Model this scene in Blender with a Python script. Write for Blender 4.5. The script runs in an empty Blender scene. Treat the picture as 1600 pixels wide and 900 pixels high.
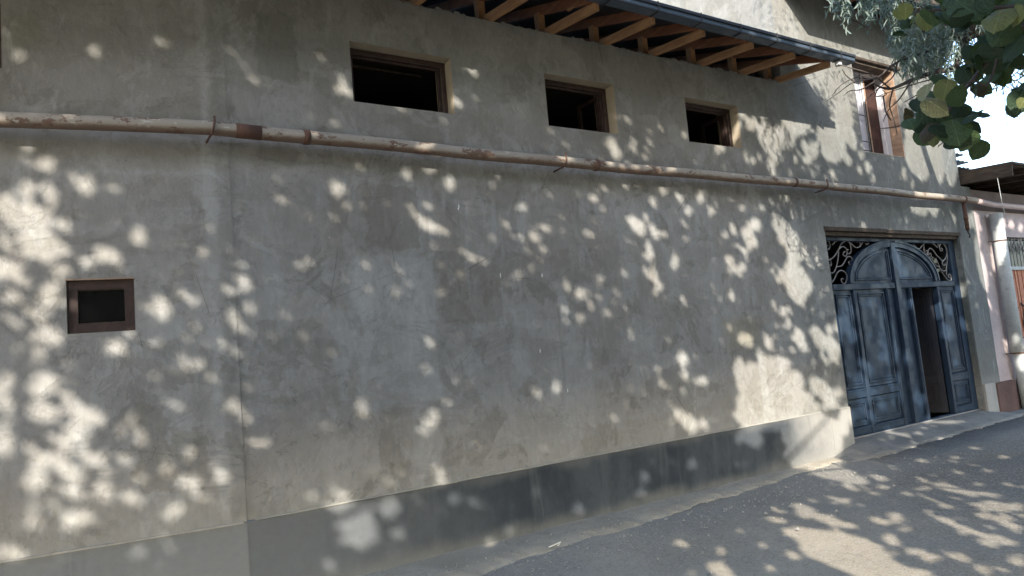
import bpy, bmesh, math, random
import numpy as np
from mathutils import Vector, Matrix, Euler

random.seed(7)
RNG = np.random.default_rng(11)
SC = bpy.context.scene
COL = SC.collection

# ------------------------------------------------------------------ camera
FPX, CXP, CYP = 1110.0, 800.0, 450.0           # focal length and centre of the 1600x900 photograph
DIST, EYE = 5.6485, 1.60                       # camera to wall plane (Y = 0), eye height
_w = np.array([1734., -43., 1110.]); _w /= np.linalg.norm(_w)
_u = np.array([-.09, -1., (1734*.09-43)/1110.]); _u /= np.linalg.norm(_u)
_u -= _w*(_u@_w); _u /= np.linalg.norm(_u)
_n = np.cross(_u, _w); _n = -_n if _n[2] < 0 else _n
ROT = np.array([_w, _n, _u])                   # world = ROT @ (right, down, forward)
CAMLOC = np.array([0., -DIST, EYE])

cam_data = bpy.data.cameras.new('camera')
cam_data.sensor_width = 36.0
cam_data.lens = FPX/1600.0*36.0
cam_data.clip_start = 0.05
cam_data.clip_end = 3000.0
cam = bpy.data.objects.new('camera', cam_data)
COL.objects.link(cam)
_r = ROT@np.array([1., 0, 0]); _up = ROT@np.array([0, -1., 0]); _b = ROT@np.array([0, 0, -1.])
cam.matrix_world = Matrix(((_r[0], _up[0], _b[0], CAMLOC[0]), (_r[1], _up[1], _b[1], CAMLOC[1]),
                           (_r[2], _up[2], _b[2], CAMLOC[2]), (0, 0, 0, 1)))
SC.camera = cam

# ------------------------------------------------------------------ sky, sun, exposure
SUNV = np.array([.885, 1.0, -.62])             # direction the light travels
_sd = -SUNV/np.linalg.norm(SUNV)
SUN_EL = math.asin(_sd[2]); SUN_AZ = math.atan2(_sd[0], _sd[1])
world = bpy.data.worlds.new('World'); SC.world = world; world.use_nodes = True
wn = world.node_tree.nodes; wl = world.node_tree.links
wn.clear()
sky = wn.new('ShaderNodeTexSky'); sky.sky_type = 'NISHITA'; sky.sun_disc = False
sky.sun_elevation = SUN_EL; sky.sun_rotation = SUN_AZ % (2*math.pi)
sky.altitude = 400; sky.air_density = 1.0; sky.dust_density = 1.5; sky.ozone_density = 1.0
bg = wn.new('ShaderNodeBackground'); bg.inputs[1].default_value = 0.15
wo = wn.new('ShaderNodeOutputWorld')
wl.new(sky.outputs[0], bg.inputs[0]); wl.new(bg.outputs[0], wo.inputs[0])
sun_data = bpy.data.lights.new('sun', 'SUN'); sun_data.energy = 2.3; sun_data.angle = math.radians(0.48)
sun_data.color = (1.0, 0.93, 0.82)
sun = bpy.data.objects.new('sun', sun_data); COL.objects.link(sun)
sun.rotation_euler = Vector(SUNV).to_track_quat('-Z', 'Y').to_euler()
sun.location = (-8, -10, 12)
SC.view_settings.view_transform = 'Standard'; SC.view_settings.look = 'None'
SC.view_settings.exposure = 2.34; SC.view_settings.gamma = 1.0
SC.cycles.max_bounces = 8; SC.cycles.diffuse_bounces = 5; SC.cycles.transmission_bounces = 4

# ------------------------------------------------------------------ pixel helpers (used to read sizes off the photograph)
def ray(px, py):
    return ROT@np.array([px-CXP, py-CYP, FPX])
def W(px, py, Y=0.0):
    r = ray(px, py); p = CAMLOC+r*((DIST+Y)/r[1]); return float(p[0]), float(p[2])
def GR(px, py, z=0.0):
    r = ray(px, py); p = CAMLOC+r*((z-EYE)/r[2]); return float(p[0]), float(p[1])
def AT(px, py, dist):
    r = ray(px, py); return Vector(CAMLOC+r/np.linalg.norm(r)*dist)
def project(P):
    v = (P-CAMLOC)@ROT
    z = np.maximum(v[:, 2], 1e-6)
    return CXP+FPX*v[:, 0]/z, CYP+FPX*v[:, 1]/z, v[:, 2]

# ------------------------------------------------------------------ object helpers
def tag(o, label=None, cat=None, group=None, kind=None):
    if label: o['label'] = label
    if cat: o['category'] = cat
    if group: o['group'] = group
    if kind: o['kind'] = kind
    return o
def empty(name, loc, label, cat, group=None):
    o = bpy.data.objects.new(name, None); COL.objects.link(o)
    o.location = loc; o.empty_display_size = .2
    return tag(o, label, cat, group)
def link(name, me, mats, parent=None, smooth=False, kind=None):
    o = bpy.data.objects.new(name, me); COL.objects.link(o)
    for m in (mats if isinstance(mats, (list, tuple)) else [mats]):
        if m and m.name not in [k.name for k in me.materials if k]: me.materials.append(m)
    if parent:
        o.parent = parent
        p = parent; off = Vector((0, 0, 0))
        while p: off += p.location; p = p.parent
        o.location = -off           # meshes are written in world metres
    if smooth: me.polygons.foreach_set('use_smooth', [True]*len(me.polygons))
    if kind: o['kind'] = kind
    return o
class MB:
    def __init__(s): s.v = []; s.f = []; s.m = []
    def add(s, vs, fs, m=0):
        k = len(s.v); s.v += [tuple(map(float, v)) for v in vs]
        s.f += [tuple(i+k for i in f) for f in fs]; s.m += [m]*len(fs); return s
    def box(s, x0, x1, y0, y1, z0, z1, m=0):
        return s.add([(x0,y0,z0),(x1,y0,z0),(x1,y1,z0),(x0,y1,z0),(x0,y0,z1),(x1,y0,z1),(x1,y1,z1),(x0,y1,z1)],
                     [(0,3,2,1),(4,5,6,7),(0,1,5,4),(1,2,6,5),(2,3,7,6),(3,0,4,7)], m)
    def cbox(s, x0, x1, y0, y1, z0, z1, c=.006, m=0):      # box with chamfered front (-Y) edges
        return s.add([(x0,y1,z0),(x1,y1,z0),(x1,y1,z1),(x0,y1,z1),
                      (x0,y0+c,z0),(x1,y0+c,z0),(x1,y0+c,z1),(x0,y0+c,z1),
                      (x0+c,y0,z0+c),(x1-c,y0,z0+c),(x1-c,y0,z1-c),(x0+c,y0,z1-c)],
                     [(3,2,1,0),(8,9,10,11),(4,5,9,8),(5,6,10,9),(6,7,11,10),(7,4,8,11),
                      (0,1,5,4),(1,2,6,5),(2,3,7,6),(3,0,4,7)], m)
    def beam(s, p, q, w, h, up=(0, 0, 1), m=0, jit=0.0):
        p, q = Vector(p), Vector(q); d = (q-p).normalized(); side = d.cross(Vector(up)).normalized(); u = side.cross(d)
        vs = []
        for P in (p, q):
            for a, b in ((-1,-1),(1,-1),(1,1),(-1,1)):
                vs.append(P+side*(a*w/2+random.uniform(-jit, jit))+u*(b*h/2+random.uniform(-jit, jit)))
        return s.add(vs, [(0,3,2,1),(4,5,6,7),(0,1,5,4),(1,2,6,5),(2,3,7,6),(3,0,4,7)], m)
    def tube(s, pts, r, n=8, m=0, cap=True):
        pts = [Vector(p) for p in pts]; k = len(pts)
        rs = r if isinstance(r, (list, tuple)) else [r]*k
        ref = None; rings = []
        for i, p in enumerate(pts):
            d = (pts[min(i+1, k-1)]-pts[max(i-1, 0)]).normalized()
            if ref is None: ref = Vector((0, 0, 1)) if abs(d.z) < .9 else Vector((1, 0, 0))
            a = d.cross(ref).normalized(); b = a.cross(d).normalized(); ref = b
            rings.append([p+(a*math.cos(t)+b*math.sin(t))*rs[i] for t in [2*math.pi*j/n for j in range(n)]])
        vs = [v for rg in rings for v in rg]
        fs = [(i*n+j, i*n+(j+1) % n, (i+1)*n+(j+1) % n, (i+1)*n+j) for i in range(k-1) for j in range(n)]
        if cap: fs += [tuple(range(n))[::-1], tuple((k-1)*n+j for j in range(n))]
        return s.add(vs, fs, m)
    def prism(s, poly, y0, y1, m=0):            # polygon in X,Z (counter-clockwise seen from -Y) pushed from y0 to y1
        n = len(poly)
        vs = [(x, y0, z) for x, z in poly]+[(x, y1, z) for x, z in poly]
        return s.add(vs, [tuple(range(n)), tuple(range(2*n-1, n-1, -1))]+[((i+1) % n, i, n+i, n+(i+1) % n) for i in range(n)], m)
    def band(s, outer, inner, y0, y1, m=0):     # open strip between two curves in X,Z, pushed
        n = len(outer)
        vs = [(x, y0, z) for x, z in outer]+[(x, y0, z) for x, z in inner]+[(x, y1, z) for x, z in outer]+[(x, y1, z) for x, z in inner]
        fs = []
        for i in range(n-1):
            fs += [(i, i+1, n+i+1, n+i), (2*n+i+1, 2*n+i, 3*n+i, 3*n+i+1), (i+1, i, 2*n+i, 2*n+i+1), (n+i, n+i+1, 3*n+i+1, 3*n+i)]
        fs += [(0, n, 3*n, 2*n), (n-1, 3*n-1, 4*n-1, 2*n-1)]
        return s.add(vs, fs, m)
    def xprism(s, poly, x0, x1, m=0):           # polygon in Y,Z pushed along X
        n = len(poly)
        vs = [(x0, y, z) for y, z in poly]+[(x1, y, z) for y, z in poly]
        return s.add(vs, [tuple(range(n)), tuple(range(2*n-1, n-1, -1))]+[((i+1) % n, i, n+i, n+(i+1) % n) for i in range(n)], m)
    def mesh(s, name):
        me = bpy.data.meshes.new(name); me.from_pydata(s.v, [], s.f)
        if any(s.m): me.polygons.foreach_set('material_index', s.m)
        me.update()
        bm = bmesh.new(); bm.from_mesh(me); bmesh.ops.recalc_face_normals(bm, faces=bm.faces); bm.to_mesh(me); bm.free()
        return me
    def build(s, name, mats, parent=None, smooth=False, kind=None):
        me = s.mesh(name)
        for m in (mats if isinstance(mats, (list, tuple)) else [mats]): me.materials.append(m)
        return link(name, me, [], parent, smooth, kind)
def smooth_curve(pts, n=6):                     # Catmull-Rom through points
    P = [pts[0]]+list(pts)+[pts[-1]]; out = []
    for i in range(1, len(P)-2):
        a, b, c, d = [np.array(q, float) for q in P[i-1:i+3]]
        for k in range(n):
            t = k/n
            out.append(tuple(.5*((2*b)+(c-a)*t+(2*a-5*b+4*c-d)*t*t+(3*b-a-3*c+d)*t**3)))
    out.append(tuple(map(float, pts[-1]))); return out

# ------------------------------------------------------------------ materials
class NT:
    def __init__(s, name, rough=.8, spec=.3, metal=0.0):
        s.mat = bpy.data.materials.new(name); s.mat.use_nodes = True
        s.t = s.mat.node_tree; s.n = s.t.nodes
        s.p = s.n['Principled BSDF']; s.out = s.n['Material Output']
        s.p.inputs['Roughness'].default_value = rough; s.p.inputs['Metallic'].default_value = metal
        s.p.inputs['Specular IOR Level'].default_value = spec
        s.geo = s.n.new('ShaderNodeNewGeometry'); s.pos = s.geo.outputs['Position']
    def l(s, a, b): s.t.links.new(a, b)
    def val(s, sock, v):
        if isinstance(v, (int, float)): sock.default_value = v
        elif isinstance(v, tuple): sock.default_value = v if len(v) == 4 or len(sock.default_value) == 3 else (*v, 1)
        else: s.l(v, sock)
    def obj_coords(s):
        s.pos = s.n.new('ShaderNodeTexCoord').outputs['Object']; return s
    def mapped(s, scale):
        m = s.n.new('ShaderNodeMapping'); s.l(s.pos, m.inputs[0]); m.inputs['Scale'].default_value = scale; return m.outputs[0]
    def noise(s, scale, detail=6, rough=.55, vec=None, dist=0.0):
        n = s.n.new('ShaderNodeTexNoise'); s.l(vec or s.pos, n.inputs['Vector'])
        n.inputs['Scale'].default_value = scale; n.inputs['Detail'].default_value = detail
        n.inputs['Roughness'].default_value = rough; n.inputs['Distortion'].default_value = dist
        return n.outputs[0]
    def voro(s, scale, feature='F1', vec=None):
        n = s.n.new('ShaderNodeTexVoronoi'); s.l(vec or s.pos, n.inputs['Vector']); n.feature = feature
        n.inputs['Scale'].default_value = scale; return n.outputs['Distance']
    def math(s, op, a, b=0.0, c=0.0, clamp=False):
        n = s.n.new('ShaderNodeMath'); n.operation = op; n.use_clamp = clamp
        s.val(n.inputs[0], a); s.val(n.inputs[1], b); s.val(n.inputs[2], c); return n.outputs[0]
    def ramp(s, v, lo, hi, to0=0.0, to1=1.0):
        n = s.n.new('ShaderNodeMapRange'); n.interpolation_type = 'SMOOTHSTEP'; s.val(n.inputs[0], v)
        for i, k in enumerate((lo, hi, to0, to1)): n.inputs[i+1].default_value = k
        return n.outputs[0]
    def mix(s, fac, a, b, mode='MIX'):
        n = s.n.new('ShaderNodeMix'); n.data_type = 'RGBA'; n.blend_type = mode
        s.val(n.inputs[0], fac); s.val(n.inputs[6], a); s.val(n.inputs[7], b); return n.outputs[2]
    def xyz(s):
        n = s.n.new('ShaderNodeSeparateXYZ'); s.l(s.pos, n.inputs[0]); return n.outputs
    def color(s, c): s.val(s.p.inputs['Base Color'], c); return s
    def bump(s, h, strength=.3, dist=.01, prev=None):
        b = s.n.new('ShaderNodeBump'); b.inputs['Strength'].default_value = strength; b.inputs['Distance'].default_value = dist
        s.l(h, b.inputs['Height'])
        if prev: s.l(prev, b.inputs['Normal'])
        s.l(b.outputs[0], s.p.inputs['Normal']); return b.outputs[0]

def wall_patch(k, X, Z, nz, x0, z0, x1, z1, soft, amp):
    cx, cz, hx, hz = (x0+x1)/2, (z0+z1)/2, abs(x1-x0)/2, abs(z1-z0)/2
    a = k.math('SUBTRACT', hx, k.math('ABSOLUTE', k.math('SUBTRACT', X, cx)))
    b = k.math('SUBTRACT', hz, k.math('ABSOLUTE', k.math('SUBTRACT', Z, cz)))
    d = k.math('ADD', k.math('MINIMUM', a, b), k.math('MULTIPLY', k.math('SUBTRACT', nz, .5), amp))
    return k.ramp(d, -soft, soft)

def make_plaster():
    k = NT('cement_plaster', .9, .2)
    X, Y, Z = k.xyz()
    n1 = k.noise(.55, 9, .6); n2 = k.noise(1.5, 10, .66, dist=.4); nv = k.noise(1.0, 8, .62, k.mapped((3.2, 3.2, .55)))
    nh = k.noise(1.0, 6, .6, k.mapped((.5, .5, 3.0)))
    edge = k.noise(2.6, 12, .72, dist=.3)
    c = k.mix(k.ramp(n1, .36, .64), (.232, .222, .203, 1), (.292, .287, .272, 1))
    c = k.mix(k.math('MULTIPLY', k.ramp(nv, .5, .62), .55), c, (.325, .328, .315, 1))
    c = k.mix(k.math('MULTIPLY', k.ramp(nh, .55, .68), .3), c, (.33, .335, .325, 1))
    c = k.mix(k.math('MULTIPLY', k.ramp(n2, .535, .575), .42), c, (.165, .155, .132, 1))
    c = k.mix(k.math('MULTIPLY', k.ramp(k.noise(2.4, 12, .7, dist=.6), .585, .615), .45), c, (.14, .135, .115, 1))
    # darker band of the upper storey
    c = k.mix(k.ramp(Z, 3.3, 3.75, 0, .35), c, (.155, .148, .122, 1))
    dark, light = (.15, .136, .112, 1), (.35, .352, .34, 1)
    def P(x0, y0, x1, y1, col, amount, soft, amp):
        amount *= .85; soft *= 1.25
        nonlocal c
        a = W(x0, y0); b = W(x1, y1)
        c = k.mix(k.math('MULTIPLY', wall_patch(k, X, Z, edge, a[0], a[1], b[0], b[1], soft, amp), amount), c, col)
    P(566, 290, 658, 388, dark, .62, .012, .34)
    P(508, 305, 548, 480, dark, .45, .03, .3)
    P(548, 400, 690, 625, light, .62, .03, .3)
    P(688, 412, 785, 500, dark, .45, .02, .3)
    P(868, 540, 935, 680, light, .35, .03, .2)
    P(1005, 470, 1035, 640, light, .3, .03, .2)
    P(870, 480, 885, 600, dark, .4, .02, .1)
    P(216, 632, 272, 770, dark, .55, .012, .4)
    P(262, 668, 322, 735, dark, .45, .012, .35)
    P(318, -20, 343, 800, light, .45, .02, .12)
    P(352, -20, 364, 812, (.15, .15, .138, 1), .5, .03, .08)
    P(395, 15, 470, 130, (.12, .12, .1, 1), .5, .015, .4)
    P(130, 258, 345, 272, (.35, .365, .365, 1), .6, .04, .16)
    P(690, 274, 900, 296, (.35, .365, .365, 1), .55, .04, .18)
    P(425, 250, 560, 285, light, .45, .05, .2)
    P(700, 60, 790, 180, light, .3, .06, .4)
    P(20, 0, 60, 60, (.16, .165, .11, 1), .5, .05, .3)
    P(1190, 292, 1500, 362, (.13, .137, .135, 1), .8, .2, .7)  # dark tint painted in for willow and overhang shade above the gate
    P(1180, 190, 1500, 292, (.15, .155, .15, 1), .5, .25, .8)  # same shade tint put into the tower wall below its window
    P(1225, 362, 1300, 640, (.16, .162, .152, 1), .45, .2, .7)  # painted shade on the plaster beside the gate opening
    c = k.mix(k.ramp(k.math('ADD', X, k.math('MULTIPLY', k.math('SUBTRACT', edge, .5), .5)), 12.1, 12.35, 0, .75), c, (.115, .122, .122, 1))  # pier darkened in colour for its weaker ambient light
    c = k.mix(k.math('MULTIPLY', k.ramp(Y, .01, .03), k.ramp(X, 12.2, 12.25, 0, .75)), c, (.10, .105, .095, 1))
    P(1130, 500, 1190, 545, (.2, .18, .11, 1), .5, .06, .2)
    tr = k.ramp(k.noise(1.3, 12, .75, k.mapped((1.0, 1.0, 1.6)), 1.4), .515, .53)
    c = k.mix(k.math('MULTIPLY', tr, .22), c, (.175, .165, .145, 1))
    tr2 = k.ramp(k.noise(1.9, 12, .74, k.mapped((1.3, 1.0, .8)), .9), .55, .565)
    c = k.mix(k.math('MULTIPLY', tr2, .25), c, (.345, .35, .342, 1))
    c = k.mix(k.ramp(k.math('ADD', X, k.math('MULTIPLY', k.math('SUBTRACT', edge, .5), 1.6)), 7.4, 8.9, 0, .8), c, (.80, .83, .84, 1), 'MULTIPLY')  # plaster tinted down, standing in for deeper shade round the gate
    # thin cracks and trowel scratches
    cr = k.ramp(k.voro(1.7, 'DISTANCE_TO_EDGE', None), 0.0, .006, 1, 0)
    cr = k.math('MULTIPLY', cr, k.ramp(k.noise(1.1, 3), .58, .62))
    c = k.mix(k.math('MULTIPLY', cr, .6), c, (.07, .065, .055, 1))
    sp = k.ramp(k.noise(38, 3, .6), .70, .74)
    c = k.mix(k.math('MULTIPLY', sp, .25), c, (.1, .095, .08, 1))
    c = k.mix(k.math('MULTIPLY', k.ramp(k.noise(7, 8, .72, k.mapped((1, 1, .6))), .55, .64), .3), c, (.17, .16, .14, 1))
    c = k.mix(k.math('MULTIPLY', k.ramp(k.noise(5, 8, .7, k.mapped((1.3, 1, .5))), .60, .70), .35), c, (.36, .37, .365, 1))
    c = k.mix(.5, c, k.mix(k.noise(22, 5, .7, k.mapped((1, 1, .45))), (.55, .55, .55, 1), (1.45, 1.45, 1.45, 1)), 'MULTIPLY')
    # dust above the plinth ledge
    c = k.mix(k.ramp(Z, .60, .75, .25, 0), c, (.28, .275, .255, 1))
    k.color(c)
    h = k.math('ADD', k.math('MULTIPLY', k.noise(3.0, 10, .62), 1.0), k.math('MULTIPLY', k.noise(26, 6, .7), .22))
    h = k.math('ADD', h, k.math('MULTIPLY', k.math('ADD', k.ramp(n2, .545, .575), tr), -.10))
    k.bump(h, .6, .03)
    return k.mat
def make_reveal():
    k = NT('sand_plaster', .9, .2)
    k.color(k.mix(k.noise(5, 8, .65), (.30, .255, .19, 1), (.40, .345, .265, 1))); k.bump(k.noise(30, 6, .7), .3, .01); return k.mat
def make_plinth():
    k = NT('plinth_cement', .85, .25); X, Y, Z = k.xyz()
    n = k.noise(1.3, 9, .65, k.mapped((1.5, 1.5, .8)))
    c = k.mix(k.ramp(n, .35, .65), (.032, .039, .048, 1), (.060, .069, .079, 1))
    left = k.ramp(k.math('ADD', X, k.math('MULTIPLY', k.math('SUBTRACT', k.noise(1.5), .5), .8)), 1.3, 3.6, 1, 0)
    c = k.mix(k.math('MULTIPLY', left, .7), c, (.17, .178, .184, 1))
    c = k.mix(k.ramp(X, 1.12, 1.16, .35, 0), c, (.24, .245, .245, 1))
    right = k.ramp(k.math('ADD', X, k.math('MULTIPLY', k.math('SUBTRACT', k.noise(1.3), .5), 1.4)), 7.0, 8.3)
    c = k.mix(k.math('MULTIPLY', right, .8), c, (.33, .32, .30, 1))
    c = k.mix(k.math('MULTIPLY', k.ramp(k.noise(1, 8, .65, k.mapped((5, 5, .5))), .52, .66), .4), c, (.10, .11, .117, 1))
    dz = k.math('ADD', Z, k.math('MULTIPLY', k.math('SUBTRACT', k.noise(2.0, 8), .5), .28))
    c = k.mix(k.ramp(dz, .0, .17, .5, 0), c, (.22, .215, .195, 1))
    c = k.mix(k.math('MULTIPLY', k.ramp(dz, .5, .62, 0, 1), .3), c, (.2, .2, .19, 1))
    c = k.mix(.3, c, k.mix(k.noise(20, 5, .7), (.5, .5, .5, 1), (1.5, 1.5, 1.5, 1)), 'MULTIPLY')
    k.color(c); k.bump(k.math('ADD', k.noise(4, 8), k.math('MULTIPLY', k.noise(40, 5, .7), .2)), .3, .015); return k.mat
def make_road():
    k = NT('dusty_asphalt', .92, .2); X, Y, Z = k.xyz()
    n = k.noise(.8, 8, .62); f = k.noise(45, 5, .7); g = k.noise(140, 3, .7)
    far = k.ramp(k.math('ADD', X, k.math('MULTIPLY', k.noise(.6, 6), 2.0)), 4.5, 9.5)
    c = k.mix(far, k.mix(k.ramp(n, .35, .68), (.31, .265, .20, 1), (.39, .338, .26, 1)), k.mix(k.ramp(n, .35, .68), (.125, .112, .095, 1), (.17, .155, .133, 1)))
    dust = k.ramp(k.math('ADD', Y, k.math('MULTIPLY', k.math('SUBTRACT', k.noise(1.2, 8, .65), .5), 1.3)), -1.5, -.25)
    c = k.mix(k.math('MULTIPLY', dust, .6), c, (.255, .245, .22, 1))
    c = k.mix(k.math('MULTIPLY', k.ramp(k.noise(.45, 6), .52, .66), .4), c, (.24, .23, .205, 1))
    c = k.mix(k.ramp(f, .45, .66, 0, .7), c, (.40, .375, .33, 1))
    c = k.mix(k.ramp(k.noise(13, 8, .72), .50, .66, 0, .35), c, (.15, .143, .13, 1))
    c = k.mix(k.ramp(k.noise(75, 2, .5), .62, .68, 0, .75), c, (.07, .068, .064, 1))
    c = k.mix(k.ramp(k.noise(95, 2, .5, k.mapped((1, 1.1, 1))), .64, .70, 0, .6), c, (.50, .47, .42, 1))
    c = k.mix(.6, c, k.mix(g, (.45, .45, .45, 1), (1.55, 1.55, 1.55, 1)), 'MULTIPLY')
    k.color(c); k.bump(k.math('ADD', f, k.math('MULTIPLY', g, .6)), .55, .008, k.bump(k.noise(3, 6), .25, .03)); return k.mat
def make_concrete(name, a, b):
    k = NT(name, .92, .2)
    c = k.mix(k.ramp(k.noise(1.8, 9, .65), .35, .65), a, b)
    c = k.mix(k.math('MULTIPLY', k.ramp(k.noise(5, 8, .7), .56, .66), .45), c, tuple(x*.6 for x in a[:3])+(1,))
    c = k.mix(.65, c, k.mix(k.noise(70, 4, .75), (.45, .45, .45, 1), (1.55, 1.55, 1.55, 1)), 'MULTIPLY')
    c = k.mix(k.ramp(k.noise(48, 2, .5), .66, .72, 0, .6), c, tuple(x*.35 for x in a[:3])+(1,))
    k.color(c); k.bump(k.math('ADD', k.noise(9, 8), k.math('MULTIPLY', k.noise(70, 4, .7), .35)), .5, .012); return k.mat
def make_wood(name, a, b, rough=.75, scale=(2, 2, 24)):
    k = NT(name, rough, .3).obj_coords()
    g = k.noise(1.0, 8, .6, k.mapped((14, 3.5, 14)), 1.2)
    c = k.mix(k.ramp(g, .3, .7), a, b)
    c = k.mix(k.math('MULTIPLY', k.ramp(k.noise(2.3, 6), .55, .7), .5), c, tuple(x*.5 for x in a[:3])+(1,))
    c = k.mix(k.math('MULTIPLY', k.ramp(k.voro(3.2), .02, .08, 1, 0), .6), c, tuple(x*.3 for x in a[:3])+(1,))
    k.color(c); k.bump(g, .3, .004); return k.mat
def make_paint(name, a, b, rough=.4, wear=(.35, .36, .36, 1), amt=.35, spec=.45):
    k = NT(name, rough, spec)
    c = k.mix(k.noise(1.6, 7), a, b)
    c = k.mix(k.math('MULTIPLY', k.ramp(k.noise(14, 8, .7), .62, .72), amt), c, wear)
    c = k.mix(k.math('MULTIPLY', k.ramp(k.noise(2.5, 8, .7, k.mapped((3, 3, .7))), .5, .75), .25), c, wear)
    k.color(c); k.val(k.p.inputs['Roughness'], k.ramp(k.noise(6, 5), .3, .7, rough-.08, rough+.18)); k.bump(k.noise(9, 5), .12, .004); return k.mat
def make_pipe():
    k = NT('peeling_pipe_paint', .7, .3)
    n = k.noise(9, 10, .72, k.mapped((.6, 1, 1)))
    c = k.mix(k.noise(3, 6), (.26, .228, .185, 1), (.335, .30, .25, 1))
    c = k.mix(k.ramp(n, .55, .585), c, (.15, .098, .072, 1))
    c = k.mix(k.ramp(k.noise(14, 8, .7, k.mapped((.5, 1, 1))), .60, .62), c, (.42, .39, .33, 1))
    c = k.mix(k.math('MULTIPLY', k.ramp(k.noise(1.1, 4), .56, .7), .35), c, (.15, .09, .068, 1))
    nz = k.n.new('ShaderNodeSeparateXYZ'); k.l(k.geo.outputs['Normal'], nz.inputs[0])
    c = k.mix(k.ramp(k.math('ADD', nz.outputs[2], k.math('MULTIPLY', k.math('SUBTRACT', n, .5), 1.6)), -.75, -.2, .75, 0), c, (.13, .075, .055, 1))
    k.color(c); k.bump(n, .4, .004); return k.mat
def make_simple(name, a, b, rough=.7, scale=6, metal=0.0, spec=.3, bumpv=.15):
    k = NT(name, rough, spec, metal)
    n = k.noise(scale, 7, .62); k.color(k.mix(n, a, b)); k.bump(k.noise(scale*5, 5), bumpv, .004); return k.mat
def make_leaf(name, a, b, trans, spots=None, rough=.45, veins=False):
    k = NT(name, rough, .35).obj_coords()
    c = k.mix(k.noise(5 if veins else 9, 5), a, b)
    if veins:
        X, Y, Z = k.xyz(); ax = k.math('ABSOLUTE', X)
        rib = k.ramp(ax, .010, .030, 1, 0)
        side = k.math('FRACT', k.math('MULTIPLY', k.math('SUBTRACT', Y, k.math('MULTIPLY', ax, .85)), 6.5))
        side = k.ramp(k.math('ABSOLUTE', k.math('SUBTRACT', side, .5)), .03, .10, .7, 0)
        vn = k.math('MAXIMUM', rib, side)
        c = k.mix(k.math('MULTIPLY', vn, .6), c, tuple(min(1, x*2.1+.02) for x in b[:3])+(1,))
        oi0 = k.n.new('ShaderNodeObjectInfo')
        c = k.mix(1.0, c, k.mix(oi0.outputs['Random'], (.55, .55, .6, 1), (1.3, 1.3, 1.15, 1)), 'MULTIPLY')
        k.bump(k.math('SUBTRACT', k.noise(7, 4), k.math('MULTIPLY', vn, .5)), .5, .03)
    oi = k.n.new('ShaderNodeNewGeometry')
    c = k.mix(k.math('MULTIPLY', oi.outputs['Random Per Island'], .5), c, tuple(x*.55 for x in a[:3])+(1,))
    if spots: c = k.mix(k.math('MULTIPLY', k.ramp(k.noise(22, 6, .7), .58, .68), .7), c, spots)
    k.color(c)
    t = k.n.new('ShaderNodeBsdfTranslucent'); t.inputs[0].default_value = trans
    m = k.n.new('ShaderNodeMixShader'); m.inputs[0].default_value = .28
    k.l(k.p.outputs[0], m.inputs[1]); k.l(t.outputs[0], m.inputs[2]); k.l(m.outputs[0], k.out.inputs[0])
    return k.mat
def make_glass():
    k = NT('window_glass', .2, .06); k.color((.02, .022, .025, 1)); k.p.inputs['Transmission Weight'].default_value = .85
    k.p.inputs['IOR'].default_value = 1.45; return k.mat
def make_bark():
    k = NT('tree_bark', .9, .15)
    n = k.noise(1, 9, .65, k.mapped((14, 14, 3)), .6); k.color(k.mix(n, (.05, .042, .036, 1), (.14, .12, .10, 1))); k.bump(n, .8, .02); return k.mat

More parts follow.
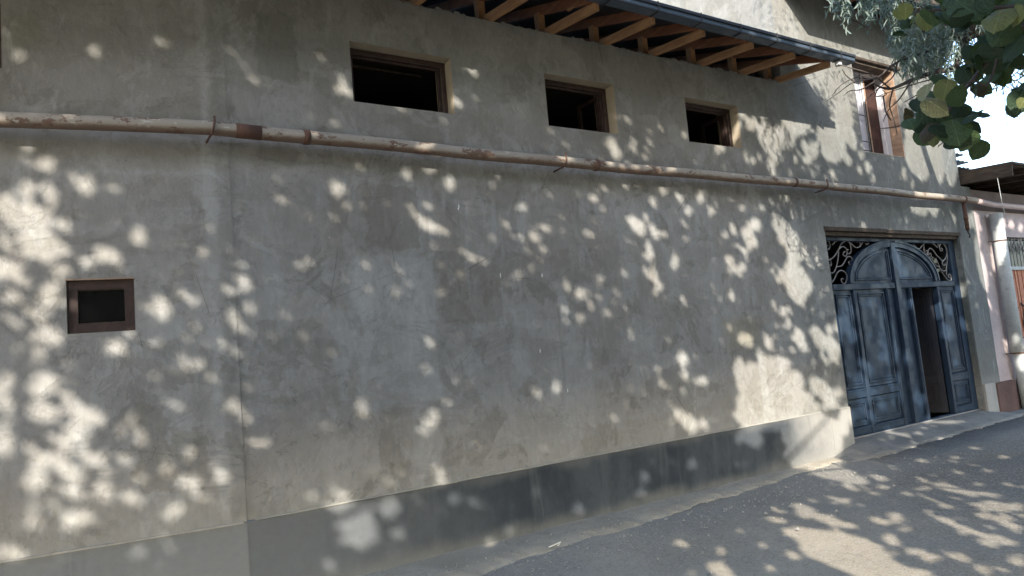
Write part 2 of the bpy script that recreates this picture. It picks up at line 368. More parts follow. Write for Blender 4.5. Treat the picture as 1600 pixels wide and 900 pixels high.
M = dict(
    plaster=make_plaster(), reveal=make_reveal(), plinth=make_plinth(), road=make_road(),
    concrete=make_concrete('dusty_concrete', (.28, .25, .20, 1), (.35, .315, .255, 1)),
    apron=make_concrete('apron_concrete', (.14, .138, .13, 1), (.205, .20, .185, 1)),
    mortar=make_simple('old_mortar', (.25, .24, .21, 1), (.37, .36, .33, 1), .95, 20),
    splash=make_simple('lime_splash', (.62, .62, .6, 1), (.75, .75, .73, 1), .8, 20),
    pine=make_wood('raw_pine', (.28, .148, .07, 1), (.39, .22, .108, 1)),
    pine_red=make_wood('reddish_pine', (.20, .082, .042, 1), (.30, .135, .066, 1)),
    frame=make_wood('brown_window_frame', (.034, .021, .019, 1), (.06, .038, .031, 1), .5),
    tan=make_wood('tan_window_lining', (.25, .16, .11, 1), (.36, .245, .17, 1), .6),
    oldwood=make_wood('weathered_boards', (.042, .031, .024, 1), (.085, .063, .046, 1), .85),
    sheet=make_simple('dark_roof_sheet', (.018, .02, .023, 1), (.032, .035, .04, 1), .55, 3, .0),
    gutter=make_paint('blue_grey_gutter', (.045, .065, .092, 1), (.06, .085, .115, 1), .35, (.12, .14, .16, 1), .2),
    gate=make_paint('blue_grey_gate_paint', (.010, .021, .041, 1), (.014, .027, .049, 1), .5, (.035, .048, .066, 1), .2, .25),
    gatedark=make_paint('gate_leaf_paint', (.022, .024, .032, 1), (.028, .03, .04, 1), .55, (.05, .05, .05, 1), .3, .2),
    iron=make_paint('grey_wrought_iron', (.16, .15, .145, 1), (.22, .205, .195, 1), .5, (.12, .09, .07, 1), .4),
    gilt=make_simple('dull_gilt', (.05, .042, .018, 1), (.09, .075, .035, 1), .45, 20, .5),
    black=make_simple('black_iron', (.02, .02, .02, 1), (.035, .033, .03, 1), .6, 20),
    rust=make_simple('rusty_steel', (.06, .032, .024, 1), (.13, .072, .052, 1), .8, 30),
    pipe=make_pipe(),
    pinkpipe=make_simple('pink_painted_pipe', (.34, .265, .26, 1), (.42, .33, .32, 1), .6, 8),
    pink=make_concrete('pink_plaster', (.33, .275, .275, 1), (.40, .34, .335, 1)),
    pink_shaded=make_concrete('shaded_pink_plaster', (.12, .095, .088, 1), (.16, .13, .12, 1)),  # pink plaster darkened in colour for the shade under the eaves
    brown=make_concrete('red_brown_plinth', (.075, .047, .043, 1), (.11, .07, .062, 1)),
    asbestos=make_concrete('asbestos_cement', (.32, .335, .335, 1), (.43, .445, .44, 1)),
    white=make_paint('white_sash_paint', (.50, .48, .50, 1), (.58, .56, .58, 1), .45, (.4, .38, .35, 1), .3),
    curtain=make_simple('pale_curtain', (.40, .39, .44, 1), (.48, .47, .51, 1), .9, 3),
    slat=make_wood('red_brown_slats', (.30, .115, .065, 1), (.40, .17, .10, 1), .7),
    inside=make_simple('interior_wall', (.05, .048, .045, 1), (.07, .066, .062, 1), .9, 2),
    redwood=make_wood('dark_red_interior_wood', (.035, .014, .011, 1), (.055, .024, .018, 1), .6),
    glass=make_glass(), bark=make_bark(),
    twig=make_simple('dark_twig', (.045, .035, .032, 1), (.08, .065, .06, 1), .8, 30),
    crown=make_leaf('canopy_leaves', (.055, .085, .028, 1), (.085, .12, .04, 1), (.16, .26, .05, 1)),
    willow=make_leaf('willow_leaves', (.15, .20, .18, 1), (.24, .29, .26, 1), (.22, .30, .16, 1)),
    leaf_dark=make_leaf('round_leaf_dark', (.020, .042, .024, 1), (.032, .058, .030, 1), (.05, .09, .025, 1), veins=True),
    leaf_green=make_leaf('round_leaf_green', (.042, .078, .034, 1), (.06, .10, .042, 1), (.10, .16, .04, 1), veins=True),
    leaf_yellow=make_leaf('round_leaf_yellowing', (.13, .15, .05, 1), (.18, .19, .075, 1), (.30, .32, .09, 1), (.09, .05, .02, 1), veins=True),
    leaf_pale=make_leaf('round_leaf_pale', (.22, .22, .12, 1), (.28, .27, .16, 1), (.35, .33, .16, 1), (.17, .08, .04, 1), veins=True),
    leaf_brown=make_leaf('round_leaf_brown', (.075, .05, .024, 1), (.06, .065, .026, 1), (.16, .12, .05, 1), (.05, .022, .012, 1), veins=True),
    stone=make_simple('pebbles', (.12, .12, .115, 1), (.28, .27, .25, 1), .9, 3),
    paper=make_simple('pale_splinter', (.6, .57, .5, 1), (.7, .68, .62, 1), .8, 10),
)

# ------------------------------------------------------------------ ground
def sheet(name, xs, ys, zf, mat, kind='structure'):
    v = [(x, y, zf(x, y)) for y in ys for x in xs]; nx = len(xs)
    f = [(j*nx+i, j*nx+i+1, (j+1)*nx+i+1, (j+1)*nx+i) for j in range(len(ys)-1) for i in range(nx-1)]
    me = bpy.data.meshes.new(name); me.from_pydata(v, [], f); me.update()
    return link(name, me, mat, None, True, kind)
sheet('ground', [-400, -60, -20, 60, 400], [-400, -40, -12, 40, 400], lambda x, y: -.03, M['concrete'])
_h = np.random.default_rng(3).normal(0, 1, (200, 200))
def road_z(x, y):
    return .010*math.sin(x*.9+1.3*math.sin(y*.8))*math.exp(-abs(y+1.5)*.4)+.006*math.sin(x*2.3+y*3.1)-.008
xs = [-40, -20, -10]+list(np.linspace(-6, 18, 97))+[24, 40, 80]
ys = [-6.2]+list(np.linspace(-5.5, .3, 30))
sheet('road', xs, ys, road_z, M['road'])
# lighter concrete strip cast along the foot of the wall, narrowing to the right, with a rough edge
def wob(x, s=1.0): return s*(.030*math.sin(3.1*x+.4)+.022*math.sin(7.7*x)+.014*math.sin(17*x+1))
mb = MB(); X0s = list(np.linspace(-6, 8.45, 420)); rows = []
for x in X0s:
    wd = float(np.interp(x, [-6, 1.1, 2.6, 5.45, 7.4, 8.45], [1.0, .80, .67, .40, .22, .20]))+wob(x)
    yw = .15*(1.14-x) if x < 1.14 else 0.0
    rows.append([(x, yw+.02, .030+.005*math.sin(5*x)), (x, yw-wd*.55, .018+.004*math.sin(9*x)), (x, yw-wd+.03+.01*math.sin(31*x), .010+.003*math.sin(23*x)), (x, yw-wd+.012*math.sin(43*x), -.012)])
vs = [p for r in rows for p in r]
mb.add(vs, [(4*i+j, 4*i+j+1, 4*i+5+j, 4*i+4+j) for i in range(len(rows)-1) for j in range(3)])
mb.build('wall_foot_strip', M['concrete'], None, True, 'structure')
# sloping apron in front of the gate, ending in a broken, cracked edge
def crack(x): return .018*math.sin(6*x)+.014*math.sin(19*x)+.011*math.sin(41*x+1)+.012*math.sin(67*x)+.008*math.sin(113*x)
mb = MB(); rows = []
for x in np.linspace(7.95, 13.4, 150):
    t = (x-8.3)/5.1; q = min(1, max(0, (x-7.95)/.85)); q = q*q*(3-2*q)
    e = (-.50+.16*t)*(.45+.55*q)+crack(x)
    top = .165 if x > 8.8 else -.01+.175*q
    top = top if x < 12.25 else .165-.10*min(1, (x-12.25)/.7)
    fr = .044*q-.008*(1-q)
    rows.append([(x, .14, top), (x, -.06, max(top*.80, fr)+.003), (x, e+.10, fr+.010+.003*math.sin(23*x)), (x, e, fr-.002+.006*math.sin(31*x)), (x, e-.006, -.03)])
vs = [p for r in rows for p in r]
mb.add(vs, [(5*i+j, 5*i+j+1, 5*i+6+j, 5*i+5+j) for i in range(len(rows)-1) for j in range(4)])
mb.build('gate_apron', M['apron'], None, True, 'structure')
mb = MB(); rows = []
for x in np.linspace(8.0, 15, 170):
    q = min(1, max(0, (x-8.0)/1.3)); q = q*q*(3-2*q); q1 = min(1, max(0, (x-7.95)/.85)); q1 = q1*q1*(3-2*q1)
    e = (-.50+.16*(x-8.3)/5.1)*(.45+.55*q1)+crack(x)-.010-.014*max(0, math.sin(3.3*x))-.006*math.sin(29*x)
    k = .036*q-.016*(1-q)
    rows.append([(x, e, -.03), (x, e-.004, k+.004*math.sin(27*x)), (x, e-.5, k*.6), (x, e-1.5, -.016), (x, e-1.6, -.05)])
vs = [p for r in rows for p in r]
mb.add(vs, [(5*i+j, 5*i+j+1, 5*i+6+j, 5*i+5+j) for i in range(len(rows)-1) for j in range(4)])
mb.build('road_patch', M['road'], None, True, 'structure')
# grit and pebbles
mb = MB()
for i in range(1500):
    x = random.uniform(.5, 13); y = -abs(random.gauss(0, .75))-.03
    if x < 1.14: y += .1
    if y < -3.4: continue
    if x > 8.2 and y > -.7: continue
    r = random.uniform(.004, .011) if i > 70 else random.uniform(.012, .022)
    z = .022 if y > -.5 and x < 8 else .008
    pts = [(x+r*math.cos(a)*random.uniform(.7, 1.2), y+r*math.sin(a)*random.uniform(.7, 1.2), z-.004) for a in (0, 1.26, 2.5, 3.77, 5.0)]
    mb.add(pts+[(x, y, z+r*.9)], [(0,1,5),(1,2,5),(2,3,5),(3,4,5),(4,0,5)])
mb.build('grit', M['stone'], None, False, 'stuff')
p = GR(867, 852, .02)
mb = MB(); mb.beam((p[0]-.07, p[1]-.015, .024), (p[0]+.07, p[1]+.015, .03), .012, .008); mb.beam((p[0]+.01, p[1]-.03, .022), (p[0]+.05, p[1]+.0, .022), .009, .006)
tag(mb.build('wood_splinter', M['paper']), 'small pale splinter lying on the dusty strip below the dark plinth', 'splinter')

# ------------------------------------------------------------------ house shell
house = empty('house', (6.0, 0, 0), 'grey cement plastered house with blue grey arched gate and open wooden eaves', 'house')
HOLES = [(2.190, 3.185, 3.94, 4.490), (4.265, 5.195, 3.945, 4.505), (6.300, 7.235, 3.965, 4.510),
         (9.92, 11.0, 4.15, 5.54), (8.70, 12.30, -.2, 2.985)]
SOLID = [(1.14, 8.20, -.2, 4.95), (8.20, 12.60, -.2, 6.38), (12.60, 12.90, -.2, 3.79)]
TH = .34
def wall_mesh(solids, holes, th, reveal_idx, axis=None):
    xs = sorted({v for r in solids+holes for v in r[:2]}); zs = sorted({v for r in solids+holes for v in r[2:]})
    def split(a, step):
        out = []
        for p, q in zip(a[:-1], a[1:]):
            k = max(1, int((q-p)/step)); out += [p+(q-p)*i/k for i in range(k)]
        return out+[a[-1]]
    xs, zs = split(xs, .35), split(zs, .5)
    def inside(x, z, rs): return any(r[0] < x < r[1] and r[2] < z < r[3] for r in rs)
    S = {}
    for i in range(len(xs)-1):
        for j in range(len(zs)-1):
            x, z = (xs[i]+xs[i+1])/2, (zs[j]+zs[j+1])/2
            S[i, j] = 1 if inside(x, z, solids) and not inside(x, z, holes) else (2 if inside(x, z, holes) else 0)
    mb = MB(); idx = {}
    def V(i, j, k):
        if (i, j, k) not in idx:
            idx[i, j, k] = len(mb.v); mb.v.append((xs[i], k*th, zs[j]))
        return idx[i, j, k]
    for (i, j), s in S.items():
        if s != 1: continue
        mb.f += [(V(i,j,0), V(i+1,j,0), V(i+1,j+1,0), V(i,j+1,0)), (V(i+1,j,1), V(i,j,1), V(i,j+1,1), V(i+1,j+1,1))]; mb.m += [0, 0]
        for di, dj, a, b in ((-1,0,(0,1),(0,0)), (1,0,(1,0),(1,1)), (0,-1,(0,0),(1,0)), (0,1,(1,1),(0,1))):
            t = S.get((i+di, j+dj), 0)
            if t != 1:
                mb.f.append((V(i+a[0],j+a[1],0), V(i+a[0],j+a[1],1), V(i+b[0],j+b[1],1), V(i+b[0],j+b[1],0)))
                hi = next((q for q, r in enumerate(holes) if inside((xs[i]+xs[i+1])/2+di*.05*0+(xs[i+1]-xs[i])*di*.51, (zs[j]+zs[j+1])/2+(zs[j+1]-zs[j])*dj*.51, [r])), -1)
                mb.m.append(reveal_idx.get(hi, 0))
    return mb
wm = wall_mesh(SOLID, HOLES, TH, {0: 1, 1: 1, 2: 1})
# very slight waviness of the hand-trowelled face
for i, (x, y, z) in enumerate(wm.v):
    if y == 0: wm.v[i] = (x, .004*math.sin(1.7*x+.6*z)+.003*math.sin(4.1*z+.8*x), z)
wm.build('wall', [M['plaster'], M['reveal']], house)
# left wall, turned back by about nine degrees at the joint, standing 2 cm proud of it
LD = np.array([-.98843, .15169, 0.])           # leftwards along it
LN = np.array([-.15169, -.98843, 0.])          # outwards
J0 = np.array([1.14, 0, 0.])+LN*.0035
def lpt(s, z, depth=0.0):
    p = J0+LD*s-LN*depth; return (p[0], p[1], z)
def lbox(mb, s0, s1, d0, d1, z0, z1, m=0):
    return mb.add([lpt(s0,z0,d0), lpt(s1,z0,d0), lpt(s1,z0,d1), lpt(s0,z0,d1), lpt(s0,z1,d0), lpt(s1,z1,d0), lpt(s1,z1,d1), lpt(s0,z1,d1)],
                  [(0,3,2,1),(4,5,6,7),(0,1,5,4),(1,2,6,5),(2,3,7,6),(3,0,4,7)], m)
lm = wall_mesh([(-.002, 9.0, -.2, 4.95)], [(.680, 1.100, 2.056, 2.432), (1.452, 2.45, 3.95, 4.46)], TH, {0: 1})
lm.v = [lpt(x, z, y) for x, y, z in lm.v]
lm.f = [f[::-1] for f in lm.f]
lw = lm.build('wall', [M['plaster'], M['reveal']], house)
lw['label'] = 'left stretch of plastered wall turned slightly back at the vertical joint'
# tower side wall, rear walls and floors
mb = MB(); mb.box(8.201, 8.50, TH+.001, 7, 4.9, 7.6); mb.build('tower_side_wall', M['plaster'], house)
mb = MB()
mb.box(-8, 12.6, 7.0, 7.3, -.2, 6.9); mb.box(12.3, 12.598, TH+.001, 7, 3.0, 6.7); mb.box(12.45, 12.88, TH+.001, 7, -.2, 3.0)
mb.box(-8.2, -7.9, 1.2, 7.2, -.2, 6.4); mb.build('rear_wall', M['inside'], house)
mb = MB(); mb.box(-7.8, 12.3, .75, 6.95, 3.05, 3.25); mb.box(-7.8, 8.1, .75, 6.95, 4.80, 4.92); mb.build('floor_slab', M['inside'], house)
mb = MB(); mb.box(8.3, 8.6, TH+.001, 6.9, -.1, 3.04); mb.build('passage_wall', M['inside'], house)
mb = MB(); mb.box(2.25, 3.2, .66, .69, 4.565, 4.585); mb.build('ceiling_batten', M['oldwood'], house)
mb = MB(); mb.box(8.10, 8.195, TH+.001, 6.9, 3.26, 5.3); mb.build('inner_wall', M['inside'], house)

# rough mortar bed along the wall head
mb = MB(); x = 1.1
while x < 8.35:
    w = random.uniform(.03, .13); h = random.uniform(.006, .035); yo = random.uniform(-.012, .006)
    mb.add([(x, yo, 4.945), (x+w, yo, 4.945), (x+w, .16, 4.945), (x, .16, 4.945), (x+w*.2, yo+.012, 4.948+h), (x+w*.8, yo+.012, 4.948+h*random.uniform(.5, 1.1)), (x+w*.8, .15, 4.95+h), (x+w*.2, .15, 4.95+h)],
           [(4,5,6,7),(0,1,5,4),(1,2,6,5),(2,3,7,6),(3,0,4,7)]); x += w*random.uniform(.7, 1.1)
mb.build('mortar_bed', M['mortar'], house)
# lime splashes on the plaster
for px, py, l in ((514, 370, .05), (516, 393, .07), (492, 432, .06), (717, 322, .05), (716, 326, .03), (844, 548, .05), (847, 430, .05), (887, 610, .05), (520, 405, .04), (979, 378, .04), (782, 430, .06)):
    x, z = W(px, py); mb = MB()
    mb.add([(x-.004, .001, z-l*.4), (x+.004, .001, z-l*.4), (x+.006, .001, z+l*.15), (x, .001, z+l*.4), (x-.005, .001, z+l*.15), (x, -.006, z-l*.15)],
           [(0,1,5),(1,2,5),(2,3,5),(3,4,5),(4,0,5)])
    mb.build('lime_splash', M['splash'], house)

# plinth in cast panels with narrow joints
def plinth_panel(x0, x1, y=-.020, z=.598):
    mb = MB(); n = max(2, int((x1-x0)/.15)); rows = []
    for i in range(n+1):
        x = x0+(x1-x0)*i/n; e = .004*math.sin(5*x)+.003*math.sin(13*x)
        rows.append([(x, y-.004, -.1), (x, y, .3), (x, y, z-.006+e*.6), (x, y+.005, z+e*.6), (x, .012, z+.006+e*.6)])
    vs = [p for r in rows for p in r]
    mb.add(vs, [(5*i+j, 5*i+5+j, 5*i+6+j, 5*i+1+j) for i in range(n) for j in range(4)])
    mb.add(rows[0]+[(x0, .012, -.1)], [(0,1,2,3,4,5)]); mb.add(rows[-1]+[(x1, .012, -.1)], [(5,4,3,2,1,0)])
    return mb.build('plinth_panel', M['plinth'], house)
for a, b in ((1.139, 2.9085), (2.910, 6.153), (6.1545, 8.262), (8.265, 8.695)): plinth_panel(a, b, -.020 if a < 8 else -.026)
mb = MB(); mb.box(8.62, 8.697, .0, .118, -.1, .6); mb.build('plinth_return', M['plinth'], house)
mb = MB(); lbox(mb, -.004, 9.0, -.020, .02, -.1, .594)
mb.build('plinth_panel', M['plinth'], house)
mb = MB(); mb.cbox(12.31, 12.66, -.035, .10, -.1, .56, .008); mb.build('pier_plinth', M['plinth'], house)
# light cement lip left along the top edge of the plinth
mb = MB(); x = 1.2
while x < 8.66:
    w = random.uniform(.08, .4); x1 = min(x+w, 8.68)
    if not (8.24 < x < 8.28): mb.cbox(x, x1, -.025-random.uniform(0, .003)-(.008 if x > 8.2 else 0), .004, .596+random.uniform(-.002, .002), .606+random.uniform(0, .004), .003)
    x = x1+.002
s = .02
while s < 4:
    w = random.uniform(.08, .4); lbox(mb, s, s+w, -.027-random.uniform(0, .003), .0, .592+random.uniform(-.002, .002), .601+random.uniform(0, .004)); s += w+.002
mb.build('plinth_lip', M['mortar'], house)

# ------------------------------------------------------------------ windows of the upper storey
def window(x0, x1, z0, z1, sash=True, y=.125):
    mb = MB(); w = .055
    mb.cbox(x0, x1, y, y+.07, z1-w, z1-.001); mb.cbox(x0, x1, y, y+.07, z0+.001, z0+w*.8)
    mb.cbox(x0+.001, x0+w, y+.002, y+.068, z0+w*.8, z1-w); mb.cbox(x1-w, x1-.001, y+.002, y+.068, z0+w*.8, z1-w)
    win = mb.build('window', M['frame'], house)
    a, b, c, d = x0+w, x1-w, z0+w*.8, z1-w
    mb = MB(); v = .022
    mb.cbox(a, b, y+.028, y+.06, d-v, d, .003); mb.cbox(a, b, y+.028, y+.06, c, c+v*.7, .003)
    mb.cbox(a, a+v, y+.03, y+.058, c+v*.7, d-v, .003); mb.cbox(b-v, b, y+.03, y+.058, c+v*.7, d-v, .003)
    mb.build('sash_stop', M['frame'], win)
    mb = MB(); mb.box(x0+.004, x1-.004, .01, y-.003, z0-.02, z0+.004); mb.build('sill', M['reveal'], win)
    if sash:                                   # casement swung inwards, hinged on the right
        mb = MB(); ya, yb = y+.062, y+.062+(b-a)*.45
        xx = b-.03
        mb.box(xx, xx+.028, ya, ya+.05, c+.01, d-.01); mb.box(xx, xx+.028, yb-.05, yb, c+.01, d-.01)
        mb.box(xx+.001, xx+.027, ya+.05, yb-.05, c+.01, c+.055); mb.box(xx+.001, xx+.027, ya+.05, yb-.05, d-.055, d-.01)
        sh = mb.build('sash', M['frame'], win)
    return win
window(*HOLES[0], sash=False); window(*HOLES[1]); window(*HOLES[2])
# interior reveals behind the windows stay dark; small window low on the left wall
def lwin(s0, s1, z0, z1, w, d0, pane):
    mb = MB()
    lbox(mb, s0, s1, d0, d0+.06, z1-w, z1-.001); lbox(mb, s0, s1, d0, d0+.06, z0+.001, z0+w)
    lbox(mb, s0+.001, s0+w, d0+.001, d0+.059, z0+w, z1-w); lbox(mb, s1-w, s1-.001, d0+.001, d0+.059, z0+w, z1-w)
    win = mb.build('window', M['frame'], house)
    v = .008
    for za, zb in ((z1-w-v, z1-w-.0005), (z0+w+.0005, z0+w+v)):
        mb = MB(); lbox(mb, s0+w, s1-w, d0+.012, d0+.045, za, zb); mb.build('glazing_bead', M['oldwood'], win)
    if pane:
        mb = MB(); lbox(mb, s0+w+.001, s1-w-.001, d0+.028, d0+.032, z0+w+.001, z1-w-.001); mb.build('pane', M['glass'], win)
    return win
lwin(.683, 1.097, 2.059, 2.428, .062, .022, True)['label'] = 'small square window with thick brown frame low on the left wall'
lwin(1.455, 2.44, 3.955, 4.455, .06, .06, False)
mb = MB(); lbox(mb, .675, 1.105, -.004, .02, 2.431, 2.440); mb.build('window_head', M['tan'], house)

# ------------------------------------------------------------------ tall tower window
x0, x1, z0, z1 = HOLES[3]
yw = .225
mb = MB(); mb.cbox(x0, x1, yw, yw+.06, z1-.05, z1-.001); mb.cbox(x0, x1, yw, yw+.06, z0+.001, z0+.05)
mb.cbox(x0+.001, x0+.05, yw+.001, yw+.059, z0+.05, z1-.05); mb.cbox(x1-.035, x1-.001, yw+.001, yw+.059, z0+.05, z1-.05)
mb.cbox(10.50, 10.545, yw+.001, yw+.059, z0+.05, z1-.05)
tw = mb.build('tall_window', M['white'], house)
tw['label'] = 'tall narrow window with white sash, tan wooden lining and an open dark casement'
mb = MB(); mb.box(x0+.05, 10.50, yw+.03, yw+.034, z0+.05, z1-.05); mb.build('pane', M['curtain'], tw)
mb = MB(); mb.box(10.50, x1-.03, .295, .31, z0+.02, z1-.03); mb.build('inner_shutter', M['redwood'], tw)
mb = MB(); mb.cbox(10.552, 10.574, yw-.004, yw+.05, z0+.05, z1-.05, .003); mb.build('sash_stile', M['tan'], tw)
for x in (10.42, 10.46):
    mb = MB(); mb.tube([(x, yw-.035, z0+.02), (x, yw-.035, z1-.5 if x > 10.43 else z1-.02)], .011 if x > 10.43 else .006, 6); mb.build('window_bar', M['black'], tw)
for z in (4.26, 4.40, 4.81):
    mb = MB(); mb.tube([(x0+.02, yw-.035, z), (10.47, yw-.035, z)], .007, 6); mb.build('window_bar', M['black'], tw)
mb = MB(); mb.box(x1-.018, x1-.002, .158, yw-.002, z0+.004, z1-.03); mb.build('lining', M['white'], tw)
mb = MB(); mb.box(x1-.024, x1-.002, -.012, .155, z0+.003, z1-.02); mb.build('lining', M['tan'], tw)
mb = MB(); mb.box(x0+.004, x1-.026, -.010, .20, z1-.035, z1-.004); mb.build('lining', M['oldwood'], tw)
mb = MB(); mb.cbox(x0-.05, x1+.16, -.055, .0, z1+.005, z1+.05, .006); mb.build('head_board', M['oldwood'], tw)
mb = MB(); mb.box(x0+.003, x1-.03, .01, yw-.003, z0-.02, z0+.012); mb.build('sill', M['reveal'], tw)

# ------------------------------------------------------------------ lower roof with open trussed eaves
EY, EZ, SL = -.70, 5.045, .335                 # eave edge and roof slope
def rz(y): return EZ+SL*(y-EY)
mb = MB()
mb.xprism([(EY, rz(EY)), (-.004, rz(-.004)), (-.004, rz(-.004)+.03), (EY, rz(EY)+.03)], -9, 8.55)
mb.xprism([(-.003, rz(-.003)), (7.2, rz(7.2)), (7.2, rz(7.2)+.03), (-.003, rz(-.003)+.03)], -9, 8.198)
roof = mb.build('roof', M['sheet'], house)
FEET = [-5.5, -4.5, -3.5, -2.5, -1.5, -.6, .35, 1.25, 2.09, 2.86, 3.66, 4.40, 5.14, 5.88, 6.68, 7.44, 8.14]
def shared(parent, name, mb, mat, offs, jit=.012):
    me = mb.mesh(name); me.materials.append(mat)
    for i, dx in enumerate(offs):
        o = link(name, me, [], parent)
        o.location.x += dx; o.location.z += random.uniform(-.003, .003)
        o.rotation_euler = (0, 0, random.uniform(-jit, jit)*0)
    return me
mb = MB(); mb.beam((0, EY+.03, rz(EY+.03)-.052), (0, 2.2, rz(2.2)-.052), .06, .095, jit=.003); shared(roof, 'rafter', mb, M['pine_red'], FEET)
mb = MB(); mb.beam((-.01, .15, 4.97), (-.01, .15, rz(.15)-.098), .075, .08, (1, 0, 0), jit=.003); shared(roof, 'post', mb, M['pine'], FEET)
mb = MB(); mb.beam((.0, .07, 4.992), (.055, EY+.0, 4.925), .055, .075, jit=.003); shared(roof, 'brace', mb, M['pine'], FEET)
mb = MB(); mb.beam((-7, .07, 4.93), (8.2, .07, 4.93), .12, .05); mb.build('wall_plate', M['oldwood'], roof)
# broken board end on the fifth visible brace
x, z = 4.40, 5.01
mb = MB(); mb.add([(x-.03, -.34, 5.03), (x+.01, -.34, 5.035), (x+.01, -.56, 5.045), (x-.03, -.55, 5.04), (x-.02, -.33, 5.075), (x+.0, -.36, 5.07)], [(0,1,2,3),(0,1,5,4),(0,4,3),(1,2,5),(2,3,4,5)]); mb.build('splintered_chip', M['pine'], roof)
# metal flashing under the sheet edge, then drip edge and square gutter
mb = MB(); mb.xprism([(EY+.20, rz(EY+.2)-.004), (EY+.20, rz(EY+.2)-.010), (EY-.01, rz(EY)-.035), (EY-.01, rz(EY)-.003)], -9, 8.54); mb.build('flashing', M['sheet'], roof)
GY = EY-.012
mb = MB()
mb.xprism([(GY, 5.035), (GY, 4.945), (GY-.11, 4.945), (GY-.118, 4.953), (GY-.118, 5.018), (GY-.108, 5.026), (GY-.108, 5.018), (GY-.112, 5.014), (GY-.112, 4.955), (GY-.006, 4.951), (GY-.006, 5.035)], -9, 8.548)
gut = mb.build('gutter', M['gutter'], roof)
mb = MB(); mb.xprism([(GY-.104, 5.040), (GY-.130, 5.040), (GY-.134, 5.034), (GY-.134, 5.006), (GY-.1185, 5.002), (GY-.1185, 5.027), (GY-.104, 5.027)], -9, 8.552); mb.build('gutter_lip', M['sheet'], gut)
mb = MB(); mb.xprism([(GY-.1185, 4.962), (GY-.127, 4.960), (GY-.127, 4.944), (GY-.1185, 4.942)], -9, 8.55); mb.build('gutter_hem', M['sheet'], gut)
mb = MB(); mb.box(8.545, 8.549, GY-.117, GY, 4.946, 5.016); mb.build('gutter_end', M['gutter'], gut)
mb = MB(); mb.xprism([(EY+.05, rz(EY)+.050), (EY-.035, rz(EY)+.028), (EY-.040, rz(EY)+.008), (EY-.034, rz(EY)+.008), (EY-.029, rz(EY)+.022), (EY+.05, rz(EY)+.043)], -9, 8.56); mb.build('drip_edge', M['sheet'], roof)
mb = MB(); mb.xprism([(GY-.136, 5.043), (GY-.136, 4.938), (GY-.002, 4.936), (GY-.002, 4.940), (GY-.1345, 4.942), (GY-.1345, 5.043)], -.009, .009); shared(gut, 'gutter_bracket', mb, M['black'], [x for x in np.arange(-5.4, 8.5, .62)])
mb = MB(); mb.tube([(8.28, GY-.055, 4.945), (8.28, GY-.055, 4.885)], .040, 12); mb.build('gutter_outlet', M['asbestos'], gut)
mb = MB(); mb.beam((8.16, EY+.04, 5.0), (8.16, GY-.02, 4.985), .05, .06); mb.build('outlet_strap', M['black'], gut)

# upper roof of the tower
UY, UZ = -.70, 6.30
mb = MB(); mb.xprism([(UY, UZ), (7.2, UZ+.25*7.9), (7.2, UZ+.25*7.9+.03), (UY, UZ+.03)], 8.30, 13.1)
up = mb.build('tower_roof', M['sheet'], house)
mb = MB(); mb.beam((0, UY+.02, UZ-.065), (0, 2, UZ-.065+.25*2.68), .065, .12); shared(up, 'rafter', mb, M['pine_red'], [8.36+.66*i for i in range(8)])
mb = MB(); mb.beam((0, .05, 6.40), (.03, UY+.03, 6.24), .06, .075); shared(up, 'brace', mb, M['pine'], [8.36+.66*i for i in range(8)])
mb = MB(); mb.box(8.3, 13.1, UY-.03, UY-.002, UZ-.10, UZ+.05); mb.build('fascia', M['oldwood'], up)
mb = MB(); mb.box(8.21, 12.59, .10, .22, 6.385, 6.72); mb.build('attic_board', M['oldwood'], up)

# ------------------------------------------------------------------ gate
GYP = .12
def g(px, py, y=GYP): return W(px, py, y)
mb = MB()                                       # steel portal: jambs, head, transom, centre post
mb.cbox(8.704, 8.87, GYP-.02, GYP+.06, .165, 2.895); mb.cbox(12.125, 12.296, GYP-.02, GYP+.06, .165, 2.895)
mb.cbox(8.87, 12.125, GYP-.018, GYP+.05, 2.84, 2.893)
mb.cbox(8.871, 10.398, GYP-.025, GYP+.05, 2.150, 2.235); mb.cbox(10.522, 12.124, GYP-.025, GYP+.05, 2.150, 2.235)
mb.cbox(10.40, 10.52, GYP-.04, GYP+.055, .19, 2.838)
mb.cbox(9.32, 9.395, GYP-.03, GYP+.05, .19, 2.149); mb.cbox(11.555, 11.63, GYP-.03, GYP+.05, .19, 2.149)
mb.cbox(8.872, 11.0, GYP-.022, GYP+.05, .150, .189)
mb.cbox(11.001, 12.124, GYP-.022, GYP+.05, .150, .189)
gate = mb.build('gate', M['gate'], house)
gate['label'] = 'blue grey double gate with arched top, scroll spandrels and one leaf open'
mb = MB(); mb.cbox(8.72, 12.28, GYP-.034, GYP-.02, .158, .176, .003); mb.build('sill_strip', M['iron'], gate)
mb = MB(); mb.cbox(8.69, 10.2, -.012, .10, 2.955, 3.012, .004); mb.build('lintel_board', M['oldwood'], gate)
mb = MB(); mb.cbox(10.21, 12.34, -.008, .10, 2.950, 3.004, .004); mb.build('lintel_board', M['oldwood'], gate)
mb = MB(); mb.box(8.71, 12.29, .03, .16, 2.90, 2.948); mb.build('lintel_board', M['oldwood'], gate)
ACX, ARX, ARZ, AB = 10.455, 1.185, .615, 2.238
def arc(rx, rz_, a0, a1, n=22, cx=ACX, zb=AB): return [(cx+rx*math.cos(a0+(a1-a0)*i/n), zb+rz_*math.sin(a0+(a1-a0)*i/n)) for i in range(n+1)]
